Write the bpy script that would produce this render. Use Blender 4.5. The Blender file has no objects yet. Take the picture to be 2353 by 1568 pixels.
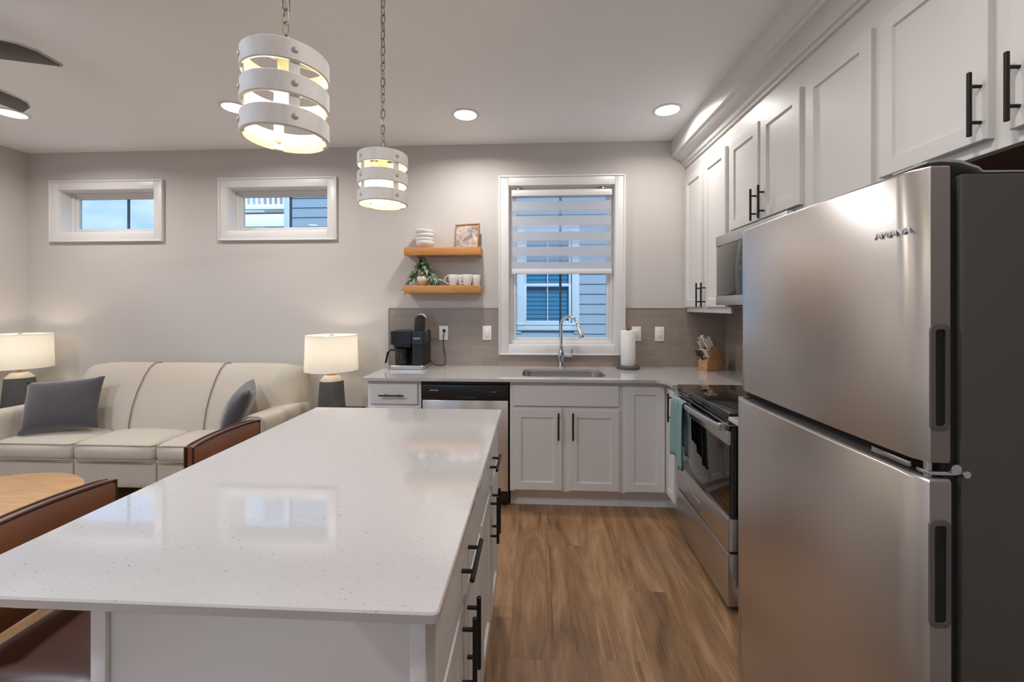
import bpy, bmesh, math, random
from mathutils import Vector, Matrix
PI = math.pi
rad = math.radians
scn = bpy.context.scene
COL = scn.collection

# ------------------------------------------------------------------ camera, world, exposure
FPX, YAW, HORIZON, CAM_H = 970.0, math.atan(50.5 / 970.0), 704.0, 1.417
cd = bpy.data.cameras.new('camera')
cd.sensor_width = 36.0
cd.lens = 36.0 * FPX / 2353.0
cd.shift_y = -(784.0 - HORIZON) / 2353.0
cd.clip_start = 0.02
cam = bpy.data.objects.new('camera', cd)
COL.objects.link(cam)
cam.location = (0, 0, CAM_H)
cam.rotation_euler = (PI / 2, 0, YAW)
scn.camera = cam

scn.view_settings.view_transform = 'Standard'
scn.view_settings.look = 'None'
scn.view_settings.gamma = 1.0
scn.view_settings.use_curve_mapping = False
scn.view_settings.exposure = 0.5
try:
    scn.cycles.use_denoising = True
    scn.cycles.max_bounces = 10
    scn.cycles.diffuse_bounces = 5
    scn.cycles.transparent_max_bounces = 16
    scn.cycles.caustics_reflective = False
    scn.cycles.caustics_refractive = False
    scn.cycles.sample_clamp_indirect = 6.0
except Exception:
    pass


def lin(c):
    c = c / 255.0
    return c / 12.92 if c <= 0.04045 else ((c + 0.055) / 1.055) ** 2.4


def C(r, g, b):
    return (lin(r), lin(g), lin(b), 1.0)


def make_world():
    w = bpy.data.worlds.new('sky')
    scn.world = w
    w.use_nodes = True
    nt = w.node_tree
    nt.nodes.clear()
    out = nt.nodes.new('ShaderNodeOutputWorld')
    bg = nt.nodes.new('ShaderNodeBackground')
    tc = nt.nodes.new('ShaderNodeTexCoord')
    mp = nt.nodes.new('ShaderNodeMapping')
    mp.inputs['Scale'].default_value = (2.0, 2.0, 5.0)
    mp.inputs['Location'].default_value = (0.5, 0.3, 0.9)
    nz = nt.nodes.new('ShaderNodeTexNoise')
    nz.inputs['Scale'].default_value = 2.6
    nz.inputs['Detail'].default_value = 6
    nz.inputs['Roughness'].default_value = 0.55
    cr = nt.nodes.new('ShaderNodeValToRGB')
    cr.color_ramp.elements[0].position = 0.42
    cr.color_ramp.elements[0].color = C(150, 194, 238)
    cr.color_ramp.elements[1].position = 0.66
    cr.color_ramp.elements[1].color = C(208, 226, 246)
    L = nt.links.new
    L(tc.outputs['Generated'], mp.inputs['Vector'])
    L(mp.outputs['Vector'], nz.inputs['Vector'])
    L(nz.outputs['Fac'], cr.inputs['Fac'])
    L(cr.outputs['Color'], bg.inputs['Color'])
    bg.inputs['Strength'].default_value = 1.0
    L(bg.outputs['Background'], out.inputs['Surface'])


make_world()
sd = bpy.data.lights.new('sun', 'SUN')
sd.energy = 2.3
sd.angle = rad(12)
sd.color = (1.0, 0.98, 0.95)
sun = bpy.data.objects.new('sun', sd)
COL.objects.link(sun)
sun.rotation_euler = (rad(50), 0, rad(12))

# lamp powers (W)
W_BACK = 8.4      # recessed lights along the window wall
W_SINK = 5.0      # recessed light beside the wall cabinets
W_AISLE = 2.6      # recessed light by the deep wall cabinets
W_ISLE = 7.0       # fill light added out of view above the aisle
W_MID = 19       # fill lights added out of view, level with the sofa side of the island
W_FAR = 7       # fill lights added at the far end of the room behind the camera
W_FAN, W_PEND, W_TABLE = 1.5, 1.5, 1.5  # the fan light is an added source
LAMP_COL = (1.0, 0.955, 0.925)
COOL_COL = (0.88, 1.0, 1.2)
FAN_COL = COOL_COL
PEND_COL = (1.0, 0.93, 0.66)
TABLE_COL = (1.0, 0.88, 0.68)

# ------------------------------------------------------------------ materials
MATS = {}


def nmat(name):
    m = bpy.data.materials.new(name)
    m.use_nodes = True
    nt = m.node_tree
    b = nt.nodes['Principled BSDF']
    MATS[name] = m
    return m, nt, b


def node(nt, t, **kw):
    n = nt.nodes.new(t)
    for k, v in kw.items():
        if k in n.inputs:
            n.inputs[k].default_value = v
        else:
            setattr(n, k, v)
    return n


def simple(name, col, rough=0.5, metal=0.0, spec=0.5, coat=0.0, noise=0.0, nscale=20.0, bump=0.0, bscale=80.0, sheen=0.0, aniso=0.0, stretch=(1, 1, 1)):
    m, nt, b = nmat(name)
    b.inputs['Base Color'].default_value = col
    b.inputs['Roughness'].default_value = rough
    b.inputs['Metallic'].default_value = metal
    b.inputs['Specular IOR Level'].default_value = spec
    b.inputs['Coat Weight'].default_value = coat
    b.inputs['Sheen Weight'].default_value = sheen
    b.inputs['Anisotropic'].default_value = aniso
    L = nt.links.new
    tc = node(nt, 'ShaderNodeTexCoord')
    mp = node(nt, 'ShaderNodeMapping')
    mp.inputs['Scale'].default_value = stretch
    L(tc.outputs['Object'], mp.inputs['Vector'])
    if noise > 0:
        nz = node(nt, 'ShaderNodeTexNoise', Scale=nscale, Detail=4.0)
        L(mp.outputs['Vector'], nz.inputs['Vector'])
        mx = node(nt, 'ShaderNodeMix', data_type='RGBA')
        mx.inputs[6].default_value = tuple(c * (1 - noise) for c in col[:3]) + (1,)
        mx.inputs[7].default_value = tuple(min(1, c * (1 + noise)) for c in col[:3]) + (1,)
        L(nz.outputs['Fac'], mx.inputs[0])
        L(mx.outputs[2], b.inputs['Base Color'])
    if bump > 0:
        n2 = node(nt, 'ShaderNodeTexNoise', Scale=bscale, Detail=3.0)
        L(mp.outputs['Vector'], n2.inputs['Vector'])
        bp = node(nt, 'ShaderNodeBump', Strength=bump, Distance=0.002)
        L(n2.outputs['Fac'], bp.inputs['Height'])
        L(bp.outputs['Normal'], b.inputs['Normal'])
    return m


def emis(name, col, strength):
    m, nt, b = nmat(name)
    b.inputs['Base Color'].default_value = col
    b.inputs['Emission Color'].default_value = col
    b.inputs['Emission Strength'].default_value = strength
    return m


wall_m = simple('wall_paint', C(202, 197, 192), 0.75, bump=0.06, bscale=260, spec=0.3)
ceil_m = simple('ceiling_paint', C(246, 248, 251), 0.85, bump=0.05, bscale=200, spec=0.2)
trim_m = simple('white_trim_paint', C(228, 226, 224), 0.35)
cab_m = simple('white_cabinet_paint', C(217, 215, 212), 0.38)
toe_m = simple('grey_toe_paint', C(226, 224, 222), 0.5)
black_m = simple('black_matte_metal', C(28, 27, 26), 0.35, spec=0.5)
pull_m = simple('bronze_black_metal', C(42, 40, 38), 0.38, metal=0.6)
blackpl_m = simple('black_plastic', C(22, 22, 22), 0.3)
blackgl_m = simple('black_glass', C(14, 13, 12), 0.05, spec=0.6, coat=0.5)
greyplas_m = simple('grey_plastic', C(92, 86, 82), 0.45)
fridge_side_m = simple('charcoal_steel', C(74, 70, 66), 0.45, bump=0.15, bscale=500)
gasket_m = simple('black_gasket', C(16, 16, 15), 0.7)
chrome_m = simple('chrome', C(225, 226, 230), 0.07, metal=1.0)
nickel_m = simple('brushed_nickel', C(190, 186, 178), 0.32, metal=1.0)
bronze_m = simple('aged_nickel', C(150, 142, 128), 0.4, metal=0.9)
copper_m = simple('copper_metal', C(214, 150, 92), 0.3, metal=1.0)
brass_dark_m = simple('weathered_bolt_metal', C(196, 190, 180), 0.5, metal=0.3)
ceramic_m = simple('white_ceramic', C(232, 230, 226), 0.22, coat=0.3)
plate_m = simple('white_plastic', C(235, 232, 226), 0.35)
slot_m = simple('dark_slot', C(60, 56, 52), 0.6)
linen_m = simple('beige_linen', C(196, 186, 170), 0.9, noise=0.22, nscale=420, bump=0.6, bscale=700, spec=0.2, stretch=(1, 1, 0.4), sheen=0.2)
piping_m = simple('beige_piping', C(176, 165, 148), 0.9, spec=0.2)
velvet_m = simple('grey_velvet', C(72, 68, 71), 0.85, noise=0.12, nscale=8, sheen=0.6, spec=0.2)
leather_m = simple('brown_leather', C(120, 74, 48), 0.36, noise=0.4, nscale=7, bump=0.3, bscale=220)
leather_edge_m = simple('dark_leather_edge', C(62, 32, 22), 0.4)
darkwood_m = simple('dark_wood', C(44, 34, 28), 0.5)
graystone_m = simple('dark_marble', C(84, 84, 86), 0.4, noise=0.45, nscale=40)
paper_m = simple('paper_towel', C(238, 236, 232), 0.95, bump=0.5, bscale=160, spec=0.1)
terra_m = simple('pale_clay', C(214, 194, 172), 0.6, noise=0.06, nscale=30)
knifew_m = simple('white_knife_handle', C(226, 222, 214), 0.35)
steelp_m = simple('polished_steel', C(205, 205, 208), 0.2, metal=1.0)
bulbsock_m = simple('cream_socket', C(214, 206, 180), 0.5)
rod_m = simple('silver_label', C(200, 198, 205), 0.35, metal=0.6)
lampdark_m = simple('charcoal_ceramic', C(86, 82, 80), 0.75, noise=0.15, nscale=30)
lamplight_m = simple('pale_glaze', C(196, 188, 172), 0.45)
fan_m = simple('fan_blade_charcoal', C(74, 72, 70), 0.45)
fanedge_m = simple('fan_blade_edge', C(176, 174, 170), 0.4)
brown_ply_m = simple('brown_plywood', C(112, 72, 48), 0.6, noise=0.15, nscale=6, stretch=(8, 1, 1))
soil_m = simple('dark_soil', C(50, 40, 32), 0.9)
cardw_m = simple('canvas_back', C(200, 190, 176), 0.8)
siding_m = simple('blue_grey_siding', C(138, 158, 176), 0.7)
exttrim_m = simple('pale_grey_exterior_trim', C(186, 204, 218), 0.6)
balcony_m = simple('balcony_white_paint', C(240, 246, 250), 0.6)
brownboard_m = simple('brown_deck_board', C(92, 82, 72), 0.7)
grass_m = simple('lawn', C(96, 110, 80), 0.9, noise=0.3, nscale=4)
extblind_m = simple('teal_blind_slat', C(122, 164, 186), 0.6)


def wood(name, c1, c2, scale=(1, 1, 12), rough=0.45, knots=0.0):
    m, nt, b = nmat(name)
    L = nt.links.new
    tc = node(nt, 'ShaderNodeTexCoord')
    mp = node(nt, 'ShaderNodeMapping')
    mp.inputs['Scale'].default_value = scale
    L(tc.outputs['Object'], mp.inputs['Vector'])
    nz = node(nt, 'ShaderNodeTexNoise', Scale=3.0, Detail=6.0, Roughness=0.6, Distortion=0.6)
    L(mp.outputs['Vector'], nz.inputs['Vector'])
    cr = node(nt, 'ShaderNodeValToRGB')
    cr.color_ramp.elements[0].position = 0.3
    cr.color_ramp.elements[0].color = c1
    cr.color_ramp.elements[1].position = 0.7
    cr.color_ramp.elements[1].color = c2
    L(nz.outputs['Fac'], cr.inputs['Fac'])
    L(cr.outputs['Color'], b.inputs['Base Color'])
    b.inputs['Roughness'].default_value = rough
    return m


shelfwood_m = wood('honey_wood', C(180, 120, 62), C(206, 150, 88), (1.5, 10, 14), 0.4)
tablewood_m = wood('oak_wood', C(178, 134, 92), C(200, 158, 114), (2, 14, 14), 0.45)
blockwood_m = wood('beech_wood', C(176, 128, 84), C(200, 154, 106), (12, 12, 3), 0.45)
whitewash_m = wood('whitewashed_wood', C(226, 221, 214), C(247, 244, 239), (6, 6, 2), 0.6)
woodknob_m = wood('walnut_knob', C(128, 76, 48), C(150, 92, 60), (10, 10, 10), 0.4)
framewood_m = wood('picture_frame_wood', C(158, 112, 66), C(184, 138, 88), (8, 8, 8), 0.45)
cream_m = simple('cream_inner_lining', C(240, 230, 190), 0.7)


def quartz():
    m, nt, b = nmat('white_quartz')
    L = nt.links.new
    tc = node(nt, 'ShaderNodeTexCoord')
    n1 = node(nt, 'ShaderNodeTexNoise', Scale=160.0, Detail=2.0)
    L(tc.outputs['Object'], n1.inputs['Vector'])
    cr = node(nt, 'ShaderNodeValToRGB')
    e = cr.color_ramp.elements
    e[0].position, e[0].color = 0.24, C(150, 142, 136)
    e[1].position, e[1].color = 0.33, C(194, 190, 187)
    L(n1.outputs['Fac'], cr.inputs['Fac'])
    n2 = node(nt, 'ShaderNodeTexVoronoi', Scale=26.0)
    L(tc.outputs['Object'], n2.inputs['Vector'])
    cr2 = node(nt, 'ShaderNodeValToRGB')
    e = cr2.color_ramp.elements
    e[0].position, e[0].color = 0.03, (0.45, 0.42, 0.4, 1)
    e[1].position, e[1].color = 0.06, (1, 1, 1, 1)
    L(n2.outputs['Distance'], cr2.inputs['Fac'])
    mx = node(nt, 'ShaderNodeMix', data_type='RGBA', blend_type='MULTIPLY')
    mx.inputs[0].default_value = 0.55
    L(cr.outputs['Color'], mx.inputs[6])
    L(cr2.outputs['Color'], mx.inputs[7])
    L(mx.outputs[2], b.inputs['Base Color'])
    b.inputs['Roughness'].default_value = 0.07
    b.inputs['Specular IOR Level'].default_value = 1.0
    b.inputs['Coat Weight'].default_value = 0.5
    b.inputs['Coat Roughness'].default_value = 0.03
    return m


quartz_m = quartz()


def tile(name, axis):
    m, nt, b = nmat(name)
    L = nt.links.new
    tc = node(nt, 'ShaderNodeTexCoord')
    sp = node(nt, 'ShaderNodeSeparateXYZ')
    cb = node(nt, 'ShaderNodeCombineXYZ')
    L(tc.outputs['Object'], sp.inputs[0])
    L(sp.outputs[axis], cb.inputs[0])
    L(sp.outputs['Z'], cb.inputs[1])
    br = node(nt, 'ShaderNodeTexBrick')
    br.offset = 0.5
    br.inputs['Color1'].default_value = C(148, 135, 124)
    br.inputs['Color2'].default_value = C(156, 143, 132)
    br.inputs['Mortar'].default_value = C(172, 160, 148)
    br.inputs['Scale'].default_value = 1.0
    br.inputs['Mortar Size'].default_value = 0.0014
    br.inputs['Mortar Smooth'].default_value = 0.3
    br.inputs['Brick Width'].default_value = 0.1545
    br.inputs['Row Height'].default_value = 0.0795
    mp = node(nt, 'ShaderNodeMapping')
    mp.inputs['Location'].default_value = (0.06, -0.914, 0)
    L(cb.outputs[0], mp.inputs['Vector'])
    L(mp.outputs['Vector'], br.inputs['Vector'])
    L(br.outputs['Color'], b.inputs['Base Color'])
    bp = node(nt, 'ShaderNodeBump', Strength=0.5, Distance=0.002)
    bp.invert = True
    L(br.outputs['Fac'], bp.inputs['Height'])
    L(bp.outputs['Normal'], b.inputs['Normal'])
    b.inputs['Roughness'].default_value = 0.22
    return m


tile_x_m = tile('taupe_subway_tile_back', 'X')
tile_y_m = tile('taupe_subway_tile_side', 'Y')


def floor_mat():
    m, nt, b = nmat('wood_plank_floor')
    L = nt.links.new
    tc = node(nt, 'ShaderNodeTexCoord')
    sp = node(nt, 'ShaderNodeSeparateXYZ')
    L(tc.outputs['Object'], sp.inputs[0])

    def M(op, a, bb=None):
        n = node(nt, 'ShaderNodeMath', operation=op)
        for i, v in ((0, a), (1, bb)):
            if v is None:
                continue
            if isinstance(v, (int, float)):
                n.inputs[i].default_value = v
            else:
                L(v, n.inputs[i])
        return n.outputs[0]
    W, LN = 0.187, 1.22
    xs = M('DIVIDE', M('ADD', sp.outputs['X'], 10.0 + 0.012), W)
    row = M('FLOOR', xs)
    fx = M('FRACT', xs)
    wn = node(nt, 'ShaderNodeTexWhiteNoise', noise_dimensions='1D')
    L(row, wn.inputs['W'])
    ys = M('ADD', M('DIVIDE', M('ADD', sp.outputs['Y'], 10.0), LN), wn.outputs['Value'])
    idx = M('FLOOR', ys)
    fy = M('FRACT', ys)
    cb = node(nt, 'ShaderNodeCombineXYZ')
    L(row, cb.inputs[0])
    L(idx, cb.inputs[1])
    wn2 = node(nt, 'ShaderNodeTexWhiteNoise', noise_dimensions='2D')
    L(cb.outputs[0], wn2.inputs['Vector'])
    # grain coordinates, shifted per plank
    off = node(nt, 'ShaderNodeVectorMath', operation='SCALE')
    L(wn2.outputs['Color'], off.inputs[0])
    off.inputs['Scale'].default_value = 37.0
    ad = node(nt, 'ShaderNodeVectorMath', operation='ADD')
    L(tc.outputs['Object'], ad.inputs[0])
    L(off.outputs[0], ad.inputs[1])
    mp = node(nt, 'ShaderNodeMapping')
    mp.inputs['Scale'].default_value = (5.5, 0.75, 1.0)
    L(ad.outputs[0], mp.inputs['Vector'])
    nz = node(nt, 'ShaderNodeTexNoise', Scale=1.3, Detail=8.0, Roughness=0.62, Distortion=2.2)
    L(mp.outputs['Vector'], nz.inputs['Vector'])
    mp2 = node(nt, 'ShaderNodeMapping')
    mp2.inputs['Scale'].default_value = (70.0, 2.2, 1.0)
    L(ad.outputs[0], mp2.inputs['Vector'])
    nf = node(nt, 'ShaderNodeTexNoise', Scale=2.0, Detail=4.0, Roughness=0.7)
    L(mp2.outputs['Vector'], nf.inputs['Vector'])
    cr = node(nt, 'ShaderNodeValToRGB')
    e = cr.color_ramp.elements
    e[0].position, e[0].color = 0.30, C(92, 68, 48)
    e[1].position, e[1].color = 0.72, C(184, 148, 112)
    x = cr.color_ramp.elements.new(0.5)
    x.color = C(144, 110, 78)
    mxf = M('ADD', M('MULTIPLY', nz.outputs['Fac'], 0.72), M('MULTIPLY', nf.outputs['Fac'], 0.28))
    tone = M('ADD', mxf, M('MULTIPLY', M('SUBTRACT', wn2.outputs['Value'], 0.5), 0.10))
    L(tone, cr.inputs['Fac'])
    # seams
    ex = M('LESS_THAN', M('MINIMUM', fx, M('SUBTRACT', 1.0, fx)), 0.006)
    ey = M('LESS_THAN', M('MINIMUM', fy, M('SUBTRACT', 1.0, fy)), 0.0010)
    seam = M('MAXIMUM', ex, ey)
    mx = node(nt, 'ShaderNodeMix', data_type='RGBA')
    L(M('MULTIPLY', seam, 0.30), mx.inputs[0])
    L(cr.outputs['Color'], mx.inputs[6])
    mx.inputs[7].default_value = C(84, 60, 42)
    L(mx.outputs[2], b.inputs['Base Color'])
    bp = node(nt, 'ShaderNodeBump', Strength=0.12, Distance=0.002)
    L(nf.outputs['Fac'], bp.inputs['Height'])
    L(bp.outputs['Normal'], b.inputs['Normal'])
    b.inputs['Roughness'].default_value = 0.3
    return m


floor_m = floor_mat()


def steel(name, col, rough=0.26, aniso=0.75, rot=0.25, axis='Z', grain=(4, 4, 300)):
    m, nt, b = nmat(name)
    L = nt.links.new
    b.inputs['Metallic'].default_value = 1.0
    b.inputs['Anisotropic'].default_value = aniso
    b.inputs['Anisotropic Rotation'].default_value = rot
    tg = node(nt, 'ShaderNodeTangent', direction_type='RADIAL', axis=axis)
    L(tg.outputs[0], b.inputs['Tangent'])
    tc = node(nt, 'ShaderNodeTexCoord')
    mp = node(nt, 'ShaderNodeMapping')
    mp.inputs['Scale'].default_value = grain
    L(tc.outputs['Object'], mp.inputs['Vector'])
    nz = node(nt, 'ShaderNodeTexNoise', Scale=4.0, Detail=3.0)
    L(mp.outputs['Vector'], nz.inputs['Vector'])
    mx = node(nt, 'ShaderNodeMix', data_type='RGBA')
    mx.inputs[6].default_value = tuple(c * 0.985 for c in col[:3]) + (1,)
    mx.inputs[7].default_value = tuple(min(1, c * 1.015) for c in col[:3]) + (1,)
    L(nz.outputs['Fac'], mx.inputs[0])
    L(mx.outputs[2], b.inputs['Base Color'])
    mr = node(nt, 'ShaderNodeMapRange')
    mr.inputs['To Min'].default_value = rough - 0.015
    mr.inputs['To Max'].default_value = rough + 0.02
    L(nz.outputs['Fac'], mr.inputs['Value'])
    L(mr.outputs[0], b.inputs['Roughness'])
    return m


steel_m = steel('brushed_stainless_steel', C(214, 209, 206), rough=0.28, aniso=0.8)
steel_plain_m = simple('stainless_steel', C(206, 202, 199), 0.34, metal=1.0)
sinksteel_m = simple('sink_steel', C(190, 188, 186), 0.28, metal=1.0)


def glass_mat(name, tint=(0.93, 0.97, 1.0, 1), refl=1.0):
    m = bpy.data.materials.new(name)
    m.use_nodes = True
    nt = m.node_tree
    nt.nodes.clear()
    L = nt.links.new
    o = node(nt, 'ShaderNodeOutputMaterial')
    t = node(nt, 'ShaderNodeBsdfTransparent')
    t.inputs['Color'].default_value = tint
    g = node(nt, 'ShaderNodeBsdfGlossy')
    g.inputs['Roughness'].default_value = 0.0
    f0 = node(nt, 'ShaderNodeLayerWeight')
    f0.inputs['Blend'].default_value = 0.5
    f1 = node(nt, 'ShaderNodeMath', operation='POWER')
    L(f0.outputs['Facing'], f1.inputs[0])
    f1.inputs[1].default_value = 5.0
    f = node(nt, 'ShaderNodeMath', operation='MULTIPLY_ADD')
    L(f1.outputs[0], f.inputs[0])
    f.inputs[1].default_value = 0.9
    f.inputs[2].default_value = 0.04
    mx = node(nt, 'ShaderNodeMixShader')
    mm = node(nt, 'ShaderNodeMath', operation='MULTIPLY')
    mm.inputs[1].default_value = refl
    L(f.outputs[0], mm.inputs[0])
    L(mm.outputs[0], mx.inputs[0])
    L(t.outputs[0], mx.inputs[1])
    L(g.outputs[0], mx.inputs[2])
    L(mx.outputs[0], o.inputs['Surface'])
    return m


pane_m = glass_mat('window_glass')
carafe_m = glass_mat('carafe_glass', (0.62, 0.62, 0.62, 1), 1.4)
extglass_m = simple('blue_house_glass', C(40, 84, 110), 0.1, spec=0.8)


def cloth_mat(name, col, transp, transl):
    m = bpy.data.materials.new(name)
    m.use_nodes = True
    nt = m.node_tree
    nt.nodes.clear()
    L = nt.links.new
    o = node(nt, 'ShaderNodeOutputMaterial')
    d = node(nt, 'ShaderNodeBsdfDiffuse')
    d.inputs['Color'].default_value = col
    tl = node(nt, 'ShaderNodeBsdfTranslucent')
    tl.inputs['Color'].default_value = col
    tp = node(nt, 'ShaderNodeBsdfTransparent')
    m1 = node(nt, 'ShaderNodeMixShader')
    m1.inputs[0].default_value = transl
    m2 = node(nt, 'ShaderNodeMixShader')
    m2.inputs[0].default_value = transp
    L(d.outputs[0], m1.inputs[1])
    L(tl.outputs[0], m1.inputs[2])
    L(m1.outputs[0], m2.inputs[1])
    L(tp.outputs[0], m2.inputs[2])
    L(m2.outputs[0], o.inputs['Surface'])
    return m


shade_opaque_m = cloth_mat('shade_opaque_band', C(214, 216, 222), 0.0, 0.35)
shade_mid_m = cloth_mat('shade_half_band', C(220, 226, 236), 0.25, 0.6)
shade_sheer_m = cloth_mat('shade_sheer_band', C(235, 240, 248), 0.55, 0.75)
lampshade_m = cloth_mat('linen_lampshade', C(236, 232, 222), 0.0, 0.38)

bulb_m = emis('warm_bulb', PEND_COL + (1,), W_PEND / 0.075)
down_m = emis('downlight_lens', (1.0, 0.97, 0.92, 1), 6.0)
lampbulb_m = emis('table_lamp_bulb', TABLE_COL + (1,), 3.0)


def leaf_mat():
    m, nt, b = nmat('variegated_leaf')
    L = nt.links.new
    uv = node(nt, 'ShaderNodeUVMap')
    sp = node(nt, 'ShaderNodeSeparateXYZ')
    L(uv.outputs[0], sp.inputs[0])
    tc = node(nt, 'ShaderNodeTexCoord')
    nz = node(nt, 'ShaderNodeTexNoise', Scale=38.0, Detail=2.0)
    L(tc.outputs['Object'], nz.inputs['Vector'])
    a = node(nt, 'ShaderNodeMath', operation='SUBTRACT')
    L(sp.outputs['X'], a.inputs[0])
    a.inputs[1].default_value = 0.5
    ab = node(nt, 'ShaderNodeMath', operation='ABSOLUTE')
    L(a.outputs[0], ab.inputs[0])
    ad = node(nt, 'ShaderNodeMath', operation='ADD')
    L(ab.outputs[0], ad.inputs[0])
    mu = node(nt, 'ShaderNodeMath', operation='MULTIPLY')
    L(nz.outputs['Fac'], mu.inputs[0])
    mu.inputs[1].default_value = 0.5
    L(mu.outputs[0], ad.inputs[1])
    cr = node(nt, 'ShaderNodeValToRGB')
    e = cr.color_ramp.elements
    e[0].position, e[0].color = 0.28, C(206, 208, 172)
    e[1].position, e[1].color = 0.34, C(84, 108, 78)
    L(ad.outputs[0], cr.inputs['Fac'])
    L(cr.outputs['Color'], b.inputs['Base Color'])
    b.inputs['Roughness'].default_value = 0.45
    return m


leaf_m = leaf_mat()


def art_mat():
    m, nt, b = nmat('sea_and_cloud_painting')
    L = nt.links.new
    tc = node(nt, 'ShaderNodeTexCoord')
    mp = node(nt, 'ShaderNodeMapping')
    mp.inputs['Rotation'].default_value = (0, 0.6, 0)
    mp.inputs['Scale'].default_value = (9, 9, 16)
    L(tc.outputs['Object'], mp.inputs['Vector'])
    nz = node(nt, 'ShaderNodeTexNoise', Scale=1.2, Detail=7.0, Roughness=0.6, Distortion=1.4)
    L(mp.outputs['Vector'], nz.inputs['Vector'])
    cr = node(nt, 'ShaderNodeValToRGB')
    e = cr.color_ramp.elements
    e[0].position, e[0].color = 0.33, C(132, 122, 116)
    e[1].position, e[1].color = 0.62, C(214, 204, 194)
    x = e.new(0.48)
    x.color = C(178, 166, 158)
    L(nz.outputs['Fac'], cr.inputs['Fac'])
    L(cr.outputs['Color'], b.inputs['Base Color'])
    b.inputs['Roughness'].default_value = 0.7
    return m


art_m = art_mat()


def towel_mat():
    m, nt, b = nmat('sage_waffle_towel')
    L = nt.links.new
    tc = node(nt, 'ShaderNodeTexCoord')
    w1 = node(nt, 'ShaderNodeTexWave', Scale=95.0, bands_direction='DIAGONAL')
    L(tc.outputs['Object'], w1.inputs['Vector'])
    b.inputs['Base Color'].default_value = C(150, 178, 172)
    b.inputs['Roughness'].default_value = 0.95
    bp = node(nt, 'ShaderNodeBump', Strength=0.7, Distance=0.003)
    L(w1.outputs['Fac'], bp.inputs['Height'])
    L(bp.outputs['Normal'], b.inputs['Normal'])
    mx = node(nt, 'ShaderNodeMix', data_type='RGBA')
    mx.inputs[6].default_value = C(112, 148, 146)
    mx.inputs[7].default_value = C(150, 182, 178)
    L(w1.outputs['Fac'], mx.inputs[0])
    L(mx.outputs[2], b.inputs['Base Color'])
    return m


towel_m = towel_mat()


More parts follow.
